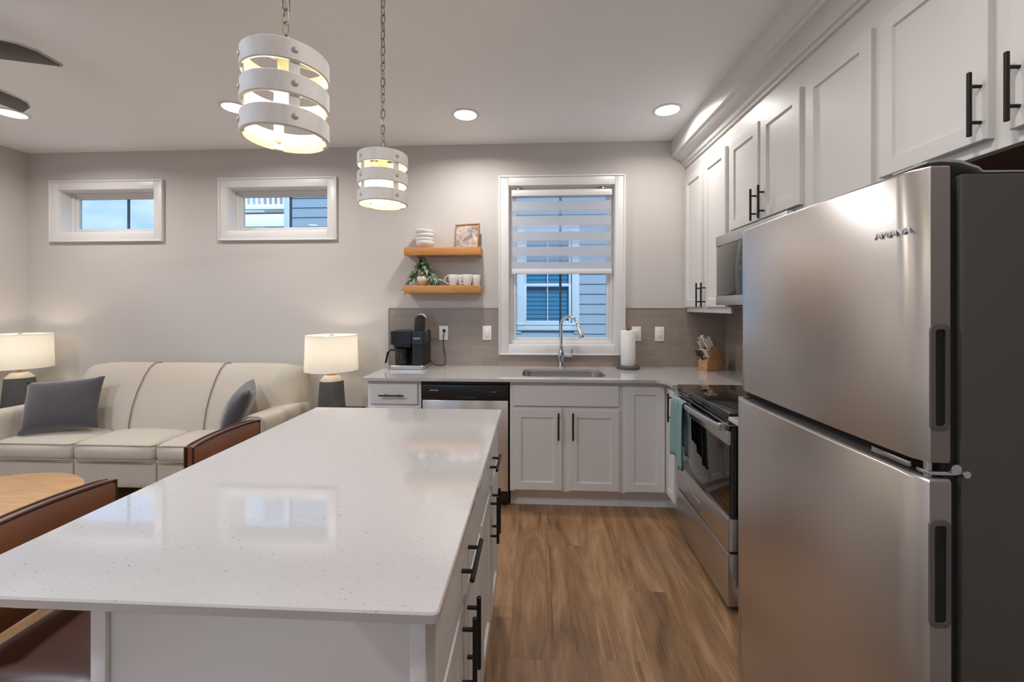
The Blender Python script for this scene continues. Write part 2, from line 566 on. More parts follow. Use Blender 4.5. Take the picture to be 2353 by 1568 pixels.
# ------------------------------------------------------------------ mesh helpers
class MB:
    """collects shapes into one bmesh"""

    def __init__(self):
        self.bm = bmesh.new()
        self.mi = 0
        self.uv = None

    def _add(self, verts, faces):
        vs = [self.bm.verts.new(v) for v in verts]
        out = []
        for f in faces:
            try:
                fc = self.bm.faces.new([vs[i] for i in f])
                fc.material_index = self.mi
                out.append(fc)
            except ValueError:
                pass
        return vs, out

    def box(self, x0, x1, y0, y1, z0, z1, b=0.0, seg=2, M=None):
        t = bmesh.new()
        bmesh.ops.create_cube(t, size=1.0)
        for v in t.verts:
            v.co = Vector((x0 + (v.co.x + .5) * (x1 - x0), y0 + (v.co.y + .5) * (y1 - y0), z0 + (v.co.z + .5) * (z1 - z0)))
        if b > 0:
            bb = min(b, 0.49 * min(abs(x1 - x0), abs(y1 - y0), abs(z1 - z0)))
            bmesh.ops.bevel(t, geom=list(t.edges), offset=bb, segments=seg, profile=0.5, affect='EDGES')
        t.verts.ensure_lookup_table()
        idx = {v: i for i, v in enumerate(t.verts)}
        vs = [(M @ v.co) if M else v.co.copy() for v in t.verts]
        fs = [[idx[v] for v in f.verts] for f in t.faces]
        t.free()
        return self._add(vs, fs)

    def loft(self, loops, cap0=True, cap1=True, closed=True, M=None):
        n = len(loops[0])
        vs, fs = [], []
        for lp in loops:
            vs += [(M @ Vector(p)) if M else Vector(p) for p in lp]
        for k in range(len(loops) - 1):
            for i in range(n if closed else n - 1):
                j = (i + 1) % n
                fs.append([k * n + i, k * n + j, (k + 1) * n + j, (k + 1) * n + i])
        if cap0:
            fs.append(list(range(n))[::-1])
        if cap1:
            fs.append([(len(loops) - 1) * n + i for i in range(n)])
        return self._add(vs, fs)

    def cyl(self, p0, p1, r0, r1=None, n=20, cap=True):
        r1 = r0 if r1 is None else r1
        p0, p1 = Vector(p0), Vector(p1)
        d = (p1 - p0).normalized()
        a = d.orthogonal().normalized()
        b = d.cross(a)
        l0 = [p0 + (a * math.cos(2 * PI * i / n) + b * math.sin(2 * PI * i / n)) * r0 for i in range(n)]
        l1 = [p1 + (a * math.cos(2 * PI * i / n) + b * math.sin(2 * PI * i / n)) * r1 for i in range(n)]
        return self.loft([l0, l1], cap, cap)

    def lathe(self, prof, c=(0, 0, 0), n=32, cap0=True, cap1=True, sx=1.0, sy=1.0, M=None):
        loops = [[(c[0] + r * sx * math.cos(2 * PI * i / n), c[1] + r * sy * math.sin(2 * PI * i / n), c[2] + z) for i in range(n)] for r, z in prof]
        return self.loft(loops, cap0, cap1, M=M)

    def tube(self, pts, r, n=10, cap=True):
        pts = [Vector(p) for p in pts]
        rs = r if isinstance(r, (list, tuple)) else [r] * len(pts)
        loops = []
        a = None
        for i, p in enumerate(pts):
            t = (pts[min(i + 1, len(pts) - 1)] - pts[max(i - 1, 0)]).normalized()
            if a is None:
                a = t.orthogonal().normalized()
            else:
                a = (a - t * a.dot(t))
                a = a.normalized() if a.length > 1e-6 else t.orthogonal().normalized()
            b = t.cross(a)
            loops.append([p + (a * math.cos(2 * PI * k / n) + b * math.sin(2 * PI * k / n)) * rs[i] for k in range(n)])
        return self.loft(loops, cap, cap)

    def ring(self, pts, r, n=8):
        """closed tube"""
        pts = [Vector(p) for p in pts]
        N = len(pts)
        ctr = sum(pts, Vector()) / N
        nrm = Vector()
        for i in range(N):
            nrm += (pts[i] - ctr).cross(pts[(i + 1) % N] - ctr)
        nrm.normalize()
        loops = []
        for i in range(N):
            t = (pts[(i + 1) % N] - pts[i - 1]).normalized()
            a = nrm
            b = t.cross(a).normalized()
            loops.append([pts[i] + (a * math.cos(2 * PI * k / n) + b * math.sin(2 * PI * k / n)) * r for k in range(n)])
        loops.append(loops[0])
        return self.loft(loops, False, False)

    def ellipsoid(self, c, rx, ry, rz, n=24, m=12, M=None):
        loops = []
        for j in range(1, m):
            th = PI * j / m
            loops.append([(c[0] + rx * math.sin(th) * math.cos(2 * PI * i / n), c[1] + ry * math.sin(th) * math.sin(2 * PI * i / n), c[2] - rz * math.cos(th)) for i in range(n)])
        return self.loft(loops, M=M)

    def rbox(self, x0, x1, y0, y1, z0, z1, r, n=10, puff=(0, 0, 0), M=None, fn=None):
        """rounded pillow-like box with a subdivided skin; puff bulges each face pair"""
        h = Vector(((x1 - x0) / 2, (y1 - y0) / 2, (z1 - z0) / 2))
        c = Vector(((x1 + x0) / 2, (y1 + y0) / 2, (z1 + z0) / 2))
        t = bmesh.new()
        bmesh.ops.create_cube(t, size=2.0)
        bmesh.ops.subdivide_edges(t, edges=list(t.edges), cuts=n, use_grid_fill=True)
        inner = [max(h[i] - r, 0) for i in range(3)]
        for v in t.verts:
            s = v.co.copy()
            # concentrate samples near the edges
            p = Vector([h[i] * math.sin(s[i] * PI / 2) for i in range(3)])
            q = Vector([max(-inner[i], min(inner[i], p[i])) for i in range(3)])
            d = p - q
            if d.length > 1e-9:
                p = q + d.normalized() * r
            u = [p[i] / h[i] for i in range(3)]
            for i in range(3):
                if puff[i]:
                    a, b = [k for k in range(3) if k != i]
                    p[i] += puff[i] * u[i] * max(0, 1 - u[a] ** 2) * max(0, 1 - u[b] ** 2)
            if fn:
                p = fn(p, u)
            v.co = p + c
        t.verts.ensure_lookup_table()
        idx = {v: i for i, v in enumerate(t.verts)}
        vs = [(M @ v.co) if M else v.co.copy() for v in t.verts]
        fs = [[idx[v] for v in f.verts] for f in t.faces]
        t.free()
        return self._add(vs, fs)

    def build(self, name, mats, parent=None, off=None, smooth=35, M=None):
        if M is not None:
            bmesh.ops.transform(self.bm, matrix=M, verts=self.bm.verts)
        off = Vector(off) if off is not None else OFF.get(parent.name if parent else None, Vector())
        if off.length:
            bmesh.ops.translate(self.bm, vec=-off, verts=self.bm.verts)
        bmesh.ops.recalc_face_normals(self.bm, faces=self.bm.faces)
        me = bpy.data.meshes.new(name)
        self.bm.to_mesh(me)
        self.bm.free()
        mats = mats if isinstance(mats, (list, tuple)) else [mats]
        for m in mats:
            me.materials.append(m)
        if smooth:
            me.shade_smooth()
            me.set_sharp_from_angle(angle=rad(smooth))
        o = bpy.data.objects.new(name, me)
        COL.objects.link(o)
        if parent:
            o.parent = parent
            OFF[o.name] = off
        return o


OFF = {}


def tag(o, label=None, cat=None, group=None, kind=None):
    for k, v in (('label', label), ('category', cat), ('group', group), ('kind', kind)):
        if v:
            o[k] = v
    return o


def thing(name, label, cat, loc=(0, 0, 0), group=None, rotz=0.0):
    o = bpy.data.objects.new(name, None)
    o.empty_display_size = 0.05
    COL.objects.link(o)
    o.location = loc
    o.rotation_euler = (0, 0, rotz)
    tag(o, label, cat, group)
    OFF[o.name] = Vector(loc)
    return o


def local_thing(name, label, cat, loc=(0, 0, 0), group=None, rotz=0.0):
    """a thing whose parts are built in its own frame"""
    o = thing(name, label, cat, loc, group, rotz)
    OFF[o.name] = Vector()
    return o


def kids(o):
    return [c for c in bpy.data.objects if c.parent == o]


def dup(root, loc, rotz=None, label=None):
    r = root.copy()
    COL.objects.link(r)
    r.location = loc
    if rotz is not None:
        r.rotation_euler = (0, 0, rotz)
    if label:
        r['label'] = label
    for ch in kids(root):
        c = ch.copy()
        COL.objects.link(c)
        c.parent = r
        for g in kids(ch):
            d = g.copy()
            COL.objects.link(d)
            d.parent = c
    return r


def struct(o):
    o['kind'] = 'structure'
    return o


def rect(w0, w1, h0, h1, d):
    return [(w0, h0, d), (w1, h0, d), (w1, h1, d), (w0, h1, d)]


def face_M(origin, ux, uz, un):
    """local (w, h, depth-out) -> world"""
    ux, uz, un = Vector(ux), Vector(uz), Vector(un)
    return Matrix(((ux.x, uz.x, un.x, origin[0]), (ux.y, uz.y, un.y, origin[1]), (ux.z, uz.z, un.z, origin[2]), (0, 0, 0, 1)))


def shaker(w, h, t, M, rail=0.055, rec=0.009):
    """framed door panel, back face at depth 0, front at t"""
    mb = MB()
    e = 0.0025
    L = [rect(0, w, 0, h, 0), rect(0, w, 0, h, t - e), rect(e, w - e, e, h - e, t),
         rect(rail, w - rail, rail, h - rail, t), rect(rail + .004, w - rail - .004, rail + .004, h - rail - .004, t - rec)]
    mb.loft(L, M=M)
    return mb


def slab(w, h, t, M):
    mb = MB()
    e = 0.003
    mb.loft([rect(0, w, 0, h, 0), rect(0, w, 0, h, t - e), rect(e, w - e, e, h - e, t)], M=M)
    return mb


def bar_pull(M, length=0.178, cc=0.1, vertical=True, stand=0.03, r=0.006):
    """bar pull centred at local origin, M as face_M"""
    mb = MB()
    ax = Vector((0, 1, 0)) if vertical else Vector((1, 0, 0))
    n = Vector((0, 0, 1))
    p0, p1 = -ax * length / 2 + n * stand, ax * length / 2 + n * stand
    mb.tube([M @ p0, M @ (p0 + ax * .0015), M @ (p1 - ax * .0015), M @ p1], [r * .7, r, r, r * .7], n=14)
    for s in (-1, 1):
        mb.cyl(M @ (ax * cc / 2 * s), M @ (ax * cc / 2 * s + n * stand), r * .82, n=12)
    return mb


def text_mesh(name, s, size, M, mat, parent, ext=0.0008, sx=1.0, off=None):
    cu = bpy.data.curves.new(name, 'FONT')
    cu.body = s
    cu.size = size
    cu.extrude = ext
    cu.align_x = 'CENTER'
    cu.align_y = 'CENTER'
    to = bpy.data.objects.new(name + '_curve', cu)
    COL.objects.link(to)
    dg = bpy.context.evaluated_depsgraph_get()
    me = bpy.data.meshes.new_from_object(to.evaluated_get(dg))
    bpy.data.objects.remove(to)
    bpy.data.curves.remove(cu)
    me.transform(M @ Matrix.Diagonal((sx, 1, 1, 1)))
    off = off if off is not None else OFF.get(parent.name, Vector())
    me.transform(Matrix.Translation(-off))
    me.materials.clear()
    me.materials.append(mat)
    o = bpy.data.objects.new(name, me)
    COL.objects.link(o)
    o.parent = parent
    OFF[o.name] = off
    return o


X1, X0, YB, YF, ZC = 1.58, -4.535, 3.56, -3.6, 2.79   # right wall, left wall, back wall, wall behind the camera, ceiling
CT = 0.914                                            # worktop height

# ------------------------------------------------------------------ room shell
mb = MB(); mb.box(X0, X1, YF, YB, -0.1, 0); struct(mb.build('floor', floor_m, smooth=0))
mb = MB(); mb.box(X0, X1, YF, YB, ZC, ZC + 0.1); struct(mb.build('ceiling', ceil_m, smooth=0))
mb = MB(); mb.box(X0 - .15, X0, YF - .15, YB + .16, -.1, ZC + .1); struct(mb.build('wall_left', wall_m, smooth=0))
mb = MB(); mb.box(X1, X1 + .15, YF - .15, YB + .16, -.1, ZC + .1); struct(mb.build('wall_right', wall_m, smooth=0))


def wall_holes(name, xs, zs, holes, y0, y1):
    mb = MB()
    for i in range(len(xs) - 1):
        for k in range(len(zs) - 1):
            cx, cz = (xs[i] + xs[i + 1]) / 2, (zs[k] + zs[k + 1]) / 2
            if any(a < cx < b and c < cz < d for a, b, c, d in holes):
                continue
            mb.box(xs[i], xs[i + 1], y0, y1, zs[k], zs[k + 1])
    bmesh.ops.remove_doubles(mb.bm, verts=mb.bm.verts, dist=1e-5)
    return struct(mb.build(name, wall_m, smooth=0))


W1 = (-4.235, -3.335, 2.066, 2.455)
W2 = (-2.672, -1.772, 2.066, 2.455)
W3 = (-0.217, 0.677, 1.087, 2.435)
wall_holes('wall_back', [X0, W1[0], W1[1], W2[0], W2[1], W3[0], W3[1], X1], [-.1, W3[2], W1[2], W3[3], W1[3], ZC + .1], [W1, W2, W3], YB, YB + .16)
GD = (-3.6, -0.9, 0.0, 2.35)   # glazed doors added behind the camera to admit daylight
wall_holes('wall_front', [X0, GD[0], GD[1], X1], [-.1, 0.0, GD[3], ZC + .1], [GD], YF - .16, YF)
mb = MB(); mb.box(X0 + .001, -1.2, YB - .014, YB - .0005, 0, .11, .004); struct(mb.build('baseboard_back', trim_m))
mb = MB(); mb.box(X0 + .0005, X0 + .014, YF + .02, YB - .02, 0, .11, .004); struct(mb.build('baseboard_left', trim_m))


def ring_frame(mb, x0, x1, z0, z1, w, y0, y1, b=0.003):
    mb.box(x0, x0 + w, y0, y1, z0, z1, b)
    mb.box(x1 - w, x1, y0, y1, z0, z1, b)
    mb.box(x0 + w, x1 - w, y0, y1, z1 - w, z1, b)
    mb.box(x0 + w, x1 - w, y0, y1, z0, z0 + w, b)


def window(n, W, cw, label, sash_y, sash_w, muntin_x):
    x0, x1, z0, z1 = W
    root = bpy.data.objects.new('window_%d' % n, None)
    COL.objects.link(root)
    root.location = ((x0 + x1) / 2, YB, z0)
    OFF[root.name] = Vector(root.location)
    struct(root)
    root['label'] = label
    mb = MB()
    ring_frame(mb, x0 - cw, x1 + cw, z0 - cw, z1 + cw, cw + .004, YB - .018, YB, .003)
    ring_frame(mb, x0 - cw, x1 + cw, z0 - cw, z1 + cw, .014, YB - .027, YB - .017, .003)
    mb.build('casing', trim_m, root)
    mb = MB()
    ring_frame(mb, x0 - .002, x1 + .002, z0 - .002, z1 + .002, .012, YB - .004, YB + .158, 0)
    mb.build('reveal', trim_m, root)
    sx0, sx1, sz0, sz1 = x0 + .010, x1 - .010, z0 + .010, z1 - .010
    mb = MB()
    ring_frame(mb, sx0, sx1, sz0, sz1, sash_w * .45, YB + sash_y - .02, YB + .158, .003)
    ring_frame(mb, sx0 + sash_w * .45 - .002, sx1 - sash_w * .45 + .002, sz0 + sash_w * .45 - .002, sz1 - sash_w * .45 + .002, sash_w * .55, YB + sash_y, YB + sash_y + .03, .003)
    mb.build('sash', trim_m, root)
    mb = MB()
    mb.box(sx0 + sash_w - .004, sx1 - sash_w + .004, YB + sash_y + .012, YB + sash_y + .018, sz0 + sash_w - .004, sz1 - sash_w + .004)
    mb.build('pane', pane_m, root, smooth=0)
    mb = MB()
    mb.box(muntin_x - .010, muntin_x + .010, YB + sash_y + .018, YB + sash_y + .03, sz0 + sash_w - .004, sz1 - sash_w + .004, .002)
    mb.build('muntin', simple('window_divider_%d' % n, C(72, 92, 116), .5), root)
    return root


window(1, W1, .078, 'high white-framed window with sky behind it, left of the two', .108, .05, -3.72)
window(2, W2, .078, 'high white-framed window showing a neighbouring house and white balcony rail', .108, .05, -2.186)
window(3, W3, .08, 'tall white-framed window above the kitchen sink', .06, .055, .226)

# glazed door unit added behind the camera as a daylight source
root = bpy.data.objects.new('added_door_1', None); COL.objects.link(root); struct(root); OFF[root.name] = Vector()
mb = MB()
ring_frame(mb, GD[0] - .08, GD[1] + .08, GD[2] + .0, GD[3] + .08, .09, YF, YF + .02, .003)
mb.build('casing', trim_m, root)
mb = MB()
mid = (GD[0] + GD[1]) / 2
for a, b in ((GD[0], mid), (mid, GD[1])):
    ring_frame(mb, a + .002, b - .002, .004, GD[3] - .002, .09, YF - .11, YF - .06, .003)
mb.build('door_frame', trim_m, root)
mb = MB()
for a, b in ((GD[0], mid), (mid, GD[1])):
    mb.box(a + .085, b - .085, YF - .088, YF - .082, .085, GD[3] - .085)
mb.build('pane', pane_m, root, smooth=0)

# soffit box and crown over the wall cabinets
SX = 1.137
mb = MB(); mb.box(SX, X1, .60, YB, 2.655, ZC); struct(mb.build('soffit', cab_m, smooth=0))
mb = MB()
prof = [(SX - .001, 2.700), (SX - .001, 2.650), (SX + .014, 2.645), (SX + .020, 2.638)]
for i in range(9):
    a = i / 8 * PI / 2
    prof.append((SX + .022 + .062 * math.sin(a) * 1.0, 2.634 - .048 * (1 - math.cos(a))))
prof += [(SX + .088, 2.580), (SX + .100, 2.576), (SX + .104, 2.560), (SX + .14, 2.560), (SX + .14, 2.700)]
mb.loft([[(x, .60, z) for x, z in prof], [(x, YB, z) for x, z in prof]])
struct(mb.build('trim_1', cab_m, smooth=30))

# tile backsplash
mb = MB(); mb.box(-1.235, W3[0] - .078, YB - .009, YB, CT, 1.394); mb.box(W3[0] - .078, W3[1] + .078, YB - .009, YB, CT, W3[2] - .076); mb.box(W3[1] + .078, X1, YB - .009, YB, CT, 1.394)
o = struct(mb.build('backsplash', tile_x_m, smooth=0)); o['label'] = 'taupe subway tile backsplash along the sink wall'
mb = MB(); mb.box(-1.240, W3[0] - .078, YB - .011, YB, 1.394, 1.400); mb.box(-1.241, -1.235, YB - .011, YB, CT, 1.400); mb.box(W3[1] + .078, X1, YB - .011, YB, 1.394, 1.400)
struct(mb.build('trim_2', simple('tile_edge_metal', C(150, 134, 120), .3, metal=.6), smooth=0))
mb = MB(); mb.box(X1 - .009, X1, 1.62, YB - .009, CT, 1.41)
o = struct(mb.build('backsplash', tile_y_m, smooth=0)); o['label'] = 'taupe subway tile backsplash behind the stove'

# ------------------------------------------------------------------ recessed lights
LT = [(-.49, 3.0, 'recessed ceiling light between the near pendant chain and the sink window'), (.93, 3.0, 'recessed ceiling light closest to the wall cabinets'),
      (-2.06, 2.81, 'recessed ceiling light half hidden by the near pendant shade'), (-3.71, 2.81, 'recessed ceiling light below the fan blades at far left'),
      (.47, 1.50, None), (.40, .72, None), (-2.06, .45, None), (-3.71, .45, None), (-2.06, -2.4, None), (-3.71, -2.4, None), (-.6, -2.4, None), (.84, -2.4, None)]  # unlabelled ones lie out of view, all but the first added as fill
for x, y, lb in LT:
    t = thing('recessed_light', lb or 'recessed ceiling light out of view, of a mostly added fill set', 'ceiling light', (x, y, ZC), 'recessed ceiling lights')
    mb = MB()
    mb.lathe([(.098, -.0005), (.097, -.005), (.082, -.008), (.077, -.003), (.077, -.0005)], (x, y, ZC), 40, False, False)
    mb.build('trim_ring', trim_m, t)
    mb = MB()
    mb.lathe([(.0772, -.0035), (.05, -.0030)], (x, y, ZC), 40, False, True)
    mb.build('lens', down_m, t)
    ld = bpy.data.lights.new('downlight', 'AREA')
    ld.shape = 'DISK'; ld.size = .14; ld.energy = W_SINK if y > 2 and x > 0 else W_BACK if y > 2 else W_AISLE if y > 1 else W_ISLE if y > 0 and x > 0 else W_MID if y > 0 else W_FAR; ld.color = LAMP_COL if y > 1 or x > 0 else COOL_COL
    ld.spread = rad(160)
    lo = bpy.data.objects.new('downlight', ld)
    COL.objects.link(lo)
    lo.parent = t
    lo.location = (0, 0, -.012)

# ------------------------------------------------------------------ upper cabinets (right wall), fronts at x = UX
UX, UF = 1.235, 1.255      # door front, face frame front


def mx_face(x, y_far, z):
    """door facing -x: local w runs from far (big y) towards the camera, so seen left to right"""
    return face_M((x, y_far, z), (0, -1, 0), (0, 0, 1), (-1, 0, 0))


def upper(name, label, y0, y1, z0, z1, doors, pulls, ply=False, valance=False):
    t = thing(name, label, 'cabinet', (UF, (y0 + y1) / 2, z0), 'white wall cabinets over the appliances')
    mb = MB(); mb.box(UF, X1 - .010, y0, y1, z0, 2.564)
    mb.build('body', cab_m, t)
    if ply:
        mb = MB(); mb.box(UF + .03, X1 - .02, y0 + .02, y1 - .02, z0 - .001, z0 + .003)
        mb.build('underside', brown_ply_m, t, smooth=0)
    if valance:
        mb = MB(); mb.box(UF + .005, UF + .023, y0 + .005, y1 - .005, z0 - .032, z0 - .0005, .001)
        mb.build('light_rail', cab_m, t)
    for (a, b, dz0, dz1), pl in zip(doors, pulls):
        d = shaker(b - a, dz1 - dz0, UF - UX - .0005, mx_face(UF - .0005, b, dz0)).build('door', cab_m, t)
        if pl:
            py, pz = pl
            bar_pull(mx_face(UX, py, pz), .178, .1).build('handle', pull_m, d)
    return t


upper('wall_cabinet', 'white two-door wall cabinet in the corner beside the window', 2.765, 3.555, 1.402, 2.46,
      [(3.19, 3.53, 1.412, 2.455), (2.80, 3.14, 1.412, 2.455)], [(3.208, 1.50), (3.118, 1.50)], valance=True)
upper('wall_cabinet', 'short white two-door wall cabinet above the microwave', 2.0, 2.765, 1.862, 2.46,
      [(2.400, 2.74, 1.892, 2.440), (2.035, 2.375, 1.892, 2.440)], [(2.420, 1.982), (2.338, 1.982)])
upper('wall_cabinet', 'tall single-door white wall cabinet between microwave and fridge', 1.60, 2.0, 1.402, 2.46,
      [(1.618, 1.992, 1.412, 2.440)], [None])
upper('wall_cabinet', 'deep white two-door wall cabinet above the fridge', .70, 1.60, 1.842, 2.46,
      [(1.218, 1.580, 1.875, 2.440), (.80, 1.165, 1.875, 2.440)], [(1.235, 1.976), (1.142, 1.978)], ply=True)

# ------------------------------------------------------------------ microwave
t = thing('microwave', 'stainless over-the-range microwave under the short wall cabinet', 'microwave', (1.3, 2.38, 1.42))
MX = 1.16
mb = MB(); mb.box(MX + .03, X1 - .012, 2.005, 2.760, 1.424, 1.858, .004)
mb.build('case', blackpl_m, t)
mb = MB(); mb.box(MX, MX + .031, 2.004, 2.762, 1.795, 1.858, .003); mb.box(MX, MX + .031, 2.004, 2.762, 1.424, 1.482, .003)
mb.box(MX + .004, MX + .031, 2.752, 2.762, 1.480, 1.797, .002)
mb.build('front_band', steel_plain_m, t)
d = MB(); d.box(MX + .002, MX + .031, 2.16, 2.753, 1.4825, 1.7945, .002)
dd = d.build('door', blackgl_m, t)
mb = MB(); mb.tube([(MX + .01, 2.19, 1.50), (MX - .035, 2.19, 1.52), (MX - .035, 2.19, 1.76), (MX + .01, 2.19, 1.78)], .009)
mb.build('handle', steel_plain_m, dd)
mb = MB(); mb.box(MX + .002, MX + .031, 2.006, 2.158, 1.4825, 1.7945, .002)
mb.build('control_panel', blackpl_m, t)
mb = MB(); mb.box(MX + .05, X1 - .05, 2.05, 2.70, 1.408, 1.4245, .004)
mb.build('vent_grille', greyplas_m, t)

# ------------------------------------------------------------------ base cabinets, sink wall (fronts at y = BF)
BF, BFF = 2.930, 2.948


def my_face(y, x_left, z):
    return face_M((x_left, y, z), (1, 0, 0), (0, 0, 1), (0, -1, 0))


BT = CT - .0205
g = 'white base cabinets under the worktops'
t = thing('base_cabinet', 'narrow white base cabinet with a drawer left of the dishwasher', 'cabinet', (-1.0, 3.2, 0), g)
mb = MB(); mb.box(-1.180, -.797, BFF, YB - .012, .105, BT, .001)
mb.build('body', cab_m, t)
mb = MB(); mb.box(-1.178, -.799, BFF + .075, BFF + .09, 0, .105)
mb.build('toe_kick', toe_m, t)
d = slab(.34, .141, .018, my_face(BFF, -1.159, .726)).build('drawer', cab_m, t)
bar_pull(my_face(BF, -.998, .791), .178, .1, False).build('handle', pull_m, d)
d = shaker(.34, .56, .018, my_face(BFF, -1.159, .141)).build('door', cab_m, t)
bar_pull(my_face(BF, -.85, .59), .178, .1).build('handle', pull_m, d)

t = thing('base_cabinet', 'white two-door sink base cabinet with a false drawer front', 'cabinet', (.22, 3.2, 0), g)
mb = MB(); mb.box(-.168, .606, BFF, YB - .012, .128, .66); mb.box(-.150, .592, BFF, BFF + .03, .66, BT)
mb.box(-.168, -.150, BFF, YB - .012, .66, BT); mb.box(.592, .606, BFF, YB - .012, .66, BT)
mb.build('body', cab_m, t)
mb = MB(); mb.box(-.168, .606, BFF + .075, BFF + .09, 0, .1285)
mb.build('toe_kick', toe_m, t)
slab(.725, .142, .018, my_face(BFF, -.143, .725)).build('false_drawer_front', cab_m, t)
d = shaker(.335, .558, .018, my_face(BFF, -.143, .142)).build('door', cab_m, t)
bar_pull(my_face(BF, .168, .591), .188, .128).build('handle', pull_m, d)
d = shaker(.341, .558, .018, my_face(BFF, .243, .142)).build('door', cab_m, t)
bar_pull(my_face(BF, .267, .591), .188, .128).build('handle', pull_m, d)

CFX = .918   # face of the corner cabinet's leg that looks at the island
t = thing('base_cabinet', 'white corner base cabinet with two doors meeting beside the stove', 'cabinet', (1.2, 3.2, 0), g)
mb = MB()
poly = [(.6075, BFF), (CFX, BFF), (CFX, 2.738), (X1 - .012, 2.738), (X1 - .012, YB - .012), (.6075, YB - .012)]
mb.loft([[(x, y, .128) for x, y in poly], [(x, y, BT) for x, y in poly]])
mb.build('body', cab_m, t, smooth=0)
mb = MB()
mb.box(.6075, CFX + .09, BFF + .075, BFF + .09, 0, .128)
mb.box(CFX + .075, CFX + .09, 2.74, BFF + .08, 0, .128)
mb.build('toe_kick', toe_m, t)
shaker(.262, .722, .018, my_face(BFF, .630, .142)).build('door', cab_m, t)
d = shaker(.178, .722, .018, mx_face(CFX, BFF - .004, .142), rail=.045).build('door', cab_m, t)
bar_pull(mx_face(CFX - .018, 2.792, .757), .188, .128).build('handle', pull_m, d)

t = thing('base_cabinet', 'slim white base cabinet squeezed between stove and fridge', 'cabinet', (1.2, 1.8, 0), g)
mb = MB(); mb.box(.942, X1 - .012, 1.66, 1.975, .105, BT, .001)
mb.build('body', cab_m, t)
mb = MB(); mb.box(CFX + .075, CFX + .09, 1.66, 1.975, 0, .105)
mb.build('toe_kick', toe_m, t)
shaker(.285, .722, .018, mx_face(.942, 1.962, .142)).build('door', cab_m, t)


# worktops
def rounded(pts_r, n=8):
    """polygon with per-corner radius"""
    out = []
    N = len(pts_r)
    for i in range(N):
        p = Vector(pts_r[i][:2]); r = pts_r[i][2]
        a = (Vector(pts_r[i - 1][:2]) - p).normalized()
        b = (Vector(pts_r[(i + 1) % N][:2]) - p).normalized()
        if r <= 0:
            out.append((p.x, p.y)); continue
        ang = a.angle(b)
        d = r / math.tan(ang / 2)
        bis = (a + b).normalized()
        c = p + bis * (r / math.sin(ang / 2))
        s, e = p + a * d, p + b * d
        v0, v1 = s - c, e - c
        tot = v0.angle(v1)
        sg = 1 if v0.x * v1.y - v0.y * v1.x > 0 else -1
        for k in range(n + 1):
            th = sg * tot * k / n
            out.append((c.x + v0.x * math.cos(th) - v0.y * math.sin(th), c.y + v0.x * math.sin(th) + v0.y * math.cos(th)))
    return out


def slab_poly(mb, poly, z0, z1, e=.002):
    cx = sum(p[0] for p in poly) / len(poly); cy = sum(p[1] for p in poly) / len(poly)
    N = len(poly)

    def inset(d):
        out = []
        area = sum(poly[i][0] * poly[(i + 1) % N][1] - poly[(i + 1) % N][0] * poly[i][1] for i in range(N))
        s = 1 if area > 0 else -1
        for i in range(N):
            p = Vector(poly[i]); a = Vector(poly[i - 1]); b = Vector(poly[(i + 1) % N])
            d1 = (p - a).normalized(); d2 = (b - p).normalized()
            n1 = Vector((-d1.y, d1.x)) * s; n2 = Vector((-d2.y, d2.x)) * s
            m = n1 + n2
            m = m / max(m.length_squared, 1e-9) * 2
            out.append((p.x + m.x * d, p.y + m.y * d))
        return out
    q = inset(e)
    mb.loft([[(x, y, z0) for x, y in q], [(x, y, z0 + e) for x, y in poly], [(x, y, z1 - e) for x, y in poly], [(x, y, z1) for x, y in q]])


CFY = 2.907
SK = (-.085, .522, 3.020, 3.395)   # sink cut-out
mb = MB()
# L-shaped worktop with the sink opening: outline split into simple quads by a bmesh fill
outer = rounded([(-1.210, CFY, .004), (.878, CFY, .06), (.878, 2.737, .0), (X1 - .0095, 2.737, 0), (X1 - .0095, YB - .0095, 0), (-1.210, YB - .0095, 0)])
hole = rounded([(SK[0], SK[2], .07), (SK[1], SK[2], .07), (SK[1], SK[3], .07), (SK[0], SK[3], .07)])


def plate_with_hole(outer, hole, z0, z1):
    bm = bmesh.new()
    rings = []
    for poly in (outer, hole):
        vs = [bm.verts.new((x, y, z1)) for x, y in poly]
        es = [bm.edges.new((vs[i], vs[(i + 1) % len(vs)])) for i in range(len(vs))]
        rings.append((vs, es))
    bmesh.ops.triangle_fill(bm, use_beauty=True, use_dissolve=False, edges=rings[0][1] + rings[1][1])
    top = list(bm.faces)
    ret = bmesh.ops.extrude_face_region(bm, geom=top)
    vv = [g_ for g_ in ret['geom'] if isinstance(g_, bmesh.types.BMVert)]
    for v in vv:
        v.co.z = z0
    return bm


mb.bm.free()
mb.bm = plate_with_hole(outer, hole, CT - .02, CT)
o = mb.build('countertop', quartz_m, smooth=30)
tag(o, 'long L-shaped white quartz worktop with the undermount sink', 'countertop')
mb = MB(); slab_poly(mb, [(.885, 1.652), (X1 - .0095, 1.652), (X1 - .0095, 1.972), (.885, 1.972)], CT - .02, CT)
tag(mb.build('countertop', quartz_m, smooth=30), 'short white quartz worktop piece between stove and fridge', 'countertop')

# sink
t = thing('sink', 'stainless undermount sink set in the white worktop', 'sink', (.218, 3.21, CT - .2))
mb = MB()
lp = []
for dz, ins in ((-.0205, -.012), (-.0215, .0), (-.17, .012), (-.195, .03), (-.2, .06)):
    lp.append([(x, y, CT + dz) for x, y in rounded([(SK[0] + ins, SK[2] + ins, .07), (SK[1] - ins, SK[2] + ins, .07), (SK[1] - ins, SK[3] - ins, .07), (SK[0] + ins, SK[3] - ins, .07)])])
mb.loft(lp, False, True)
mb.build('basin', sinksteel_m, t)
mb = MB(); mb.lathe([(.045, .002), (.04, .004), (.03, .001)], (.218, 3.24, CT - .2), 24, False, True)
mb.build('drain', chrome_m, t)

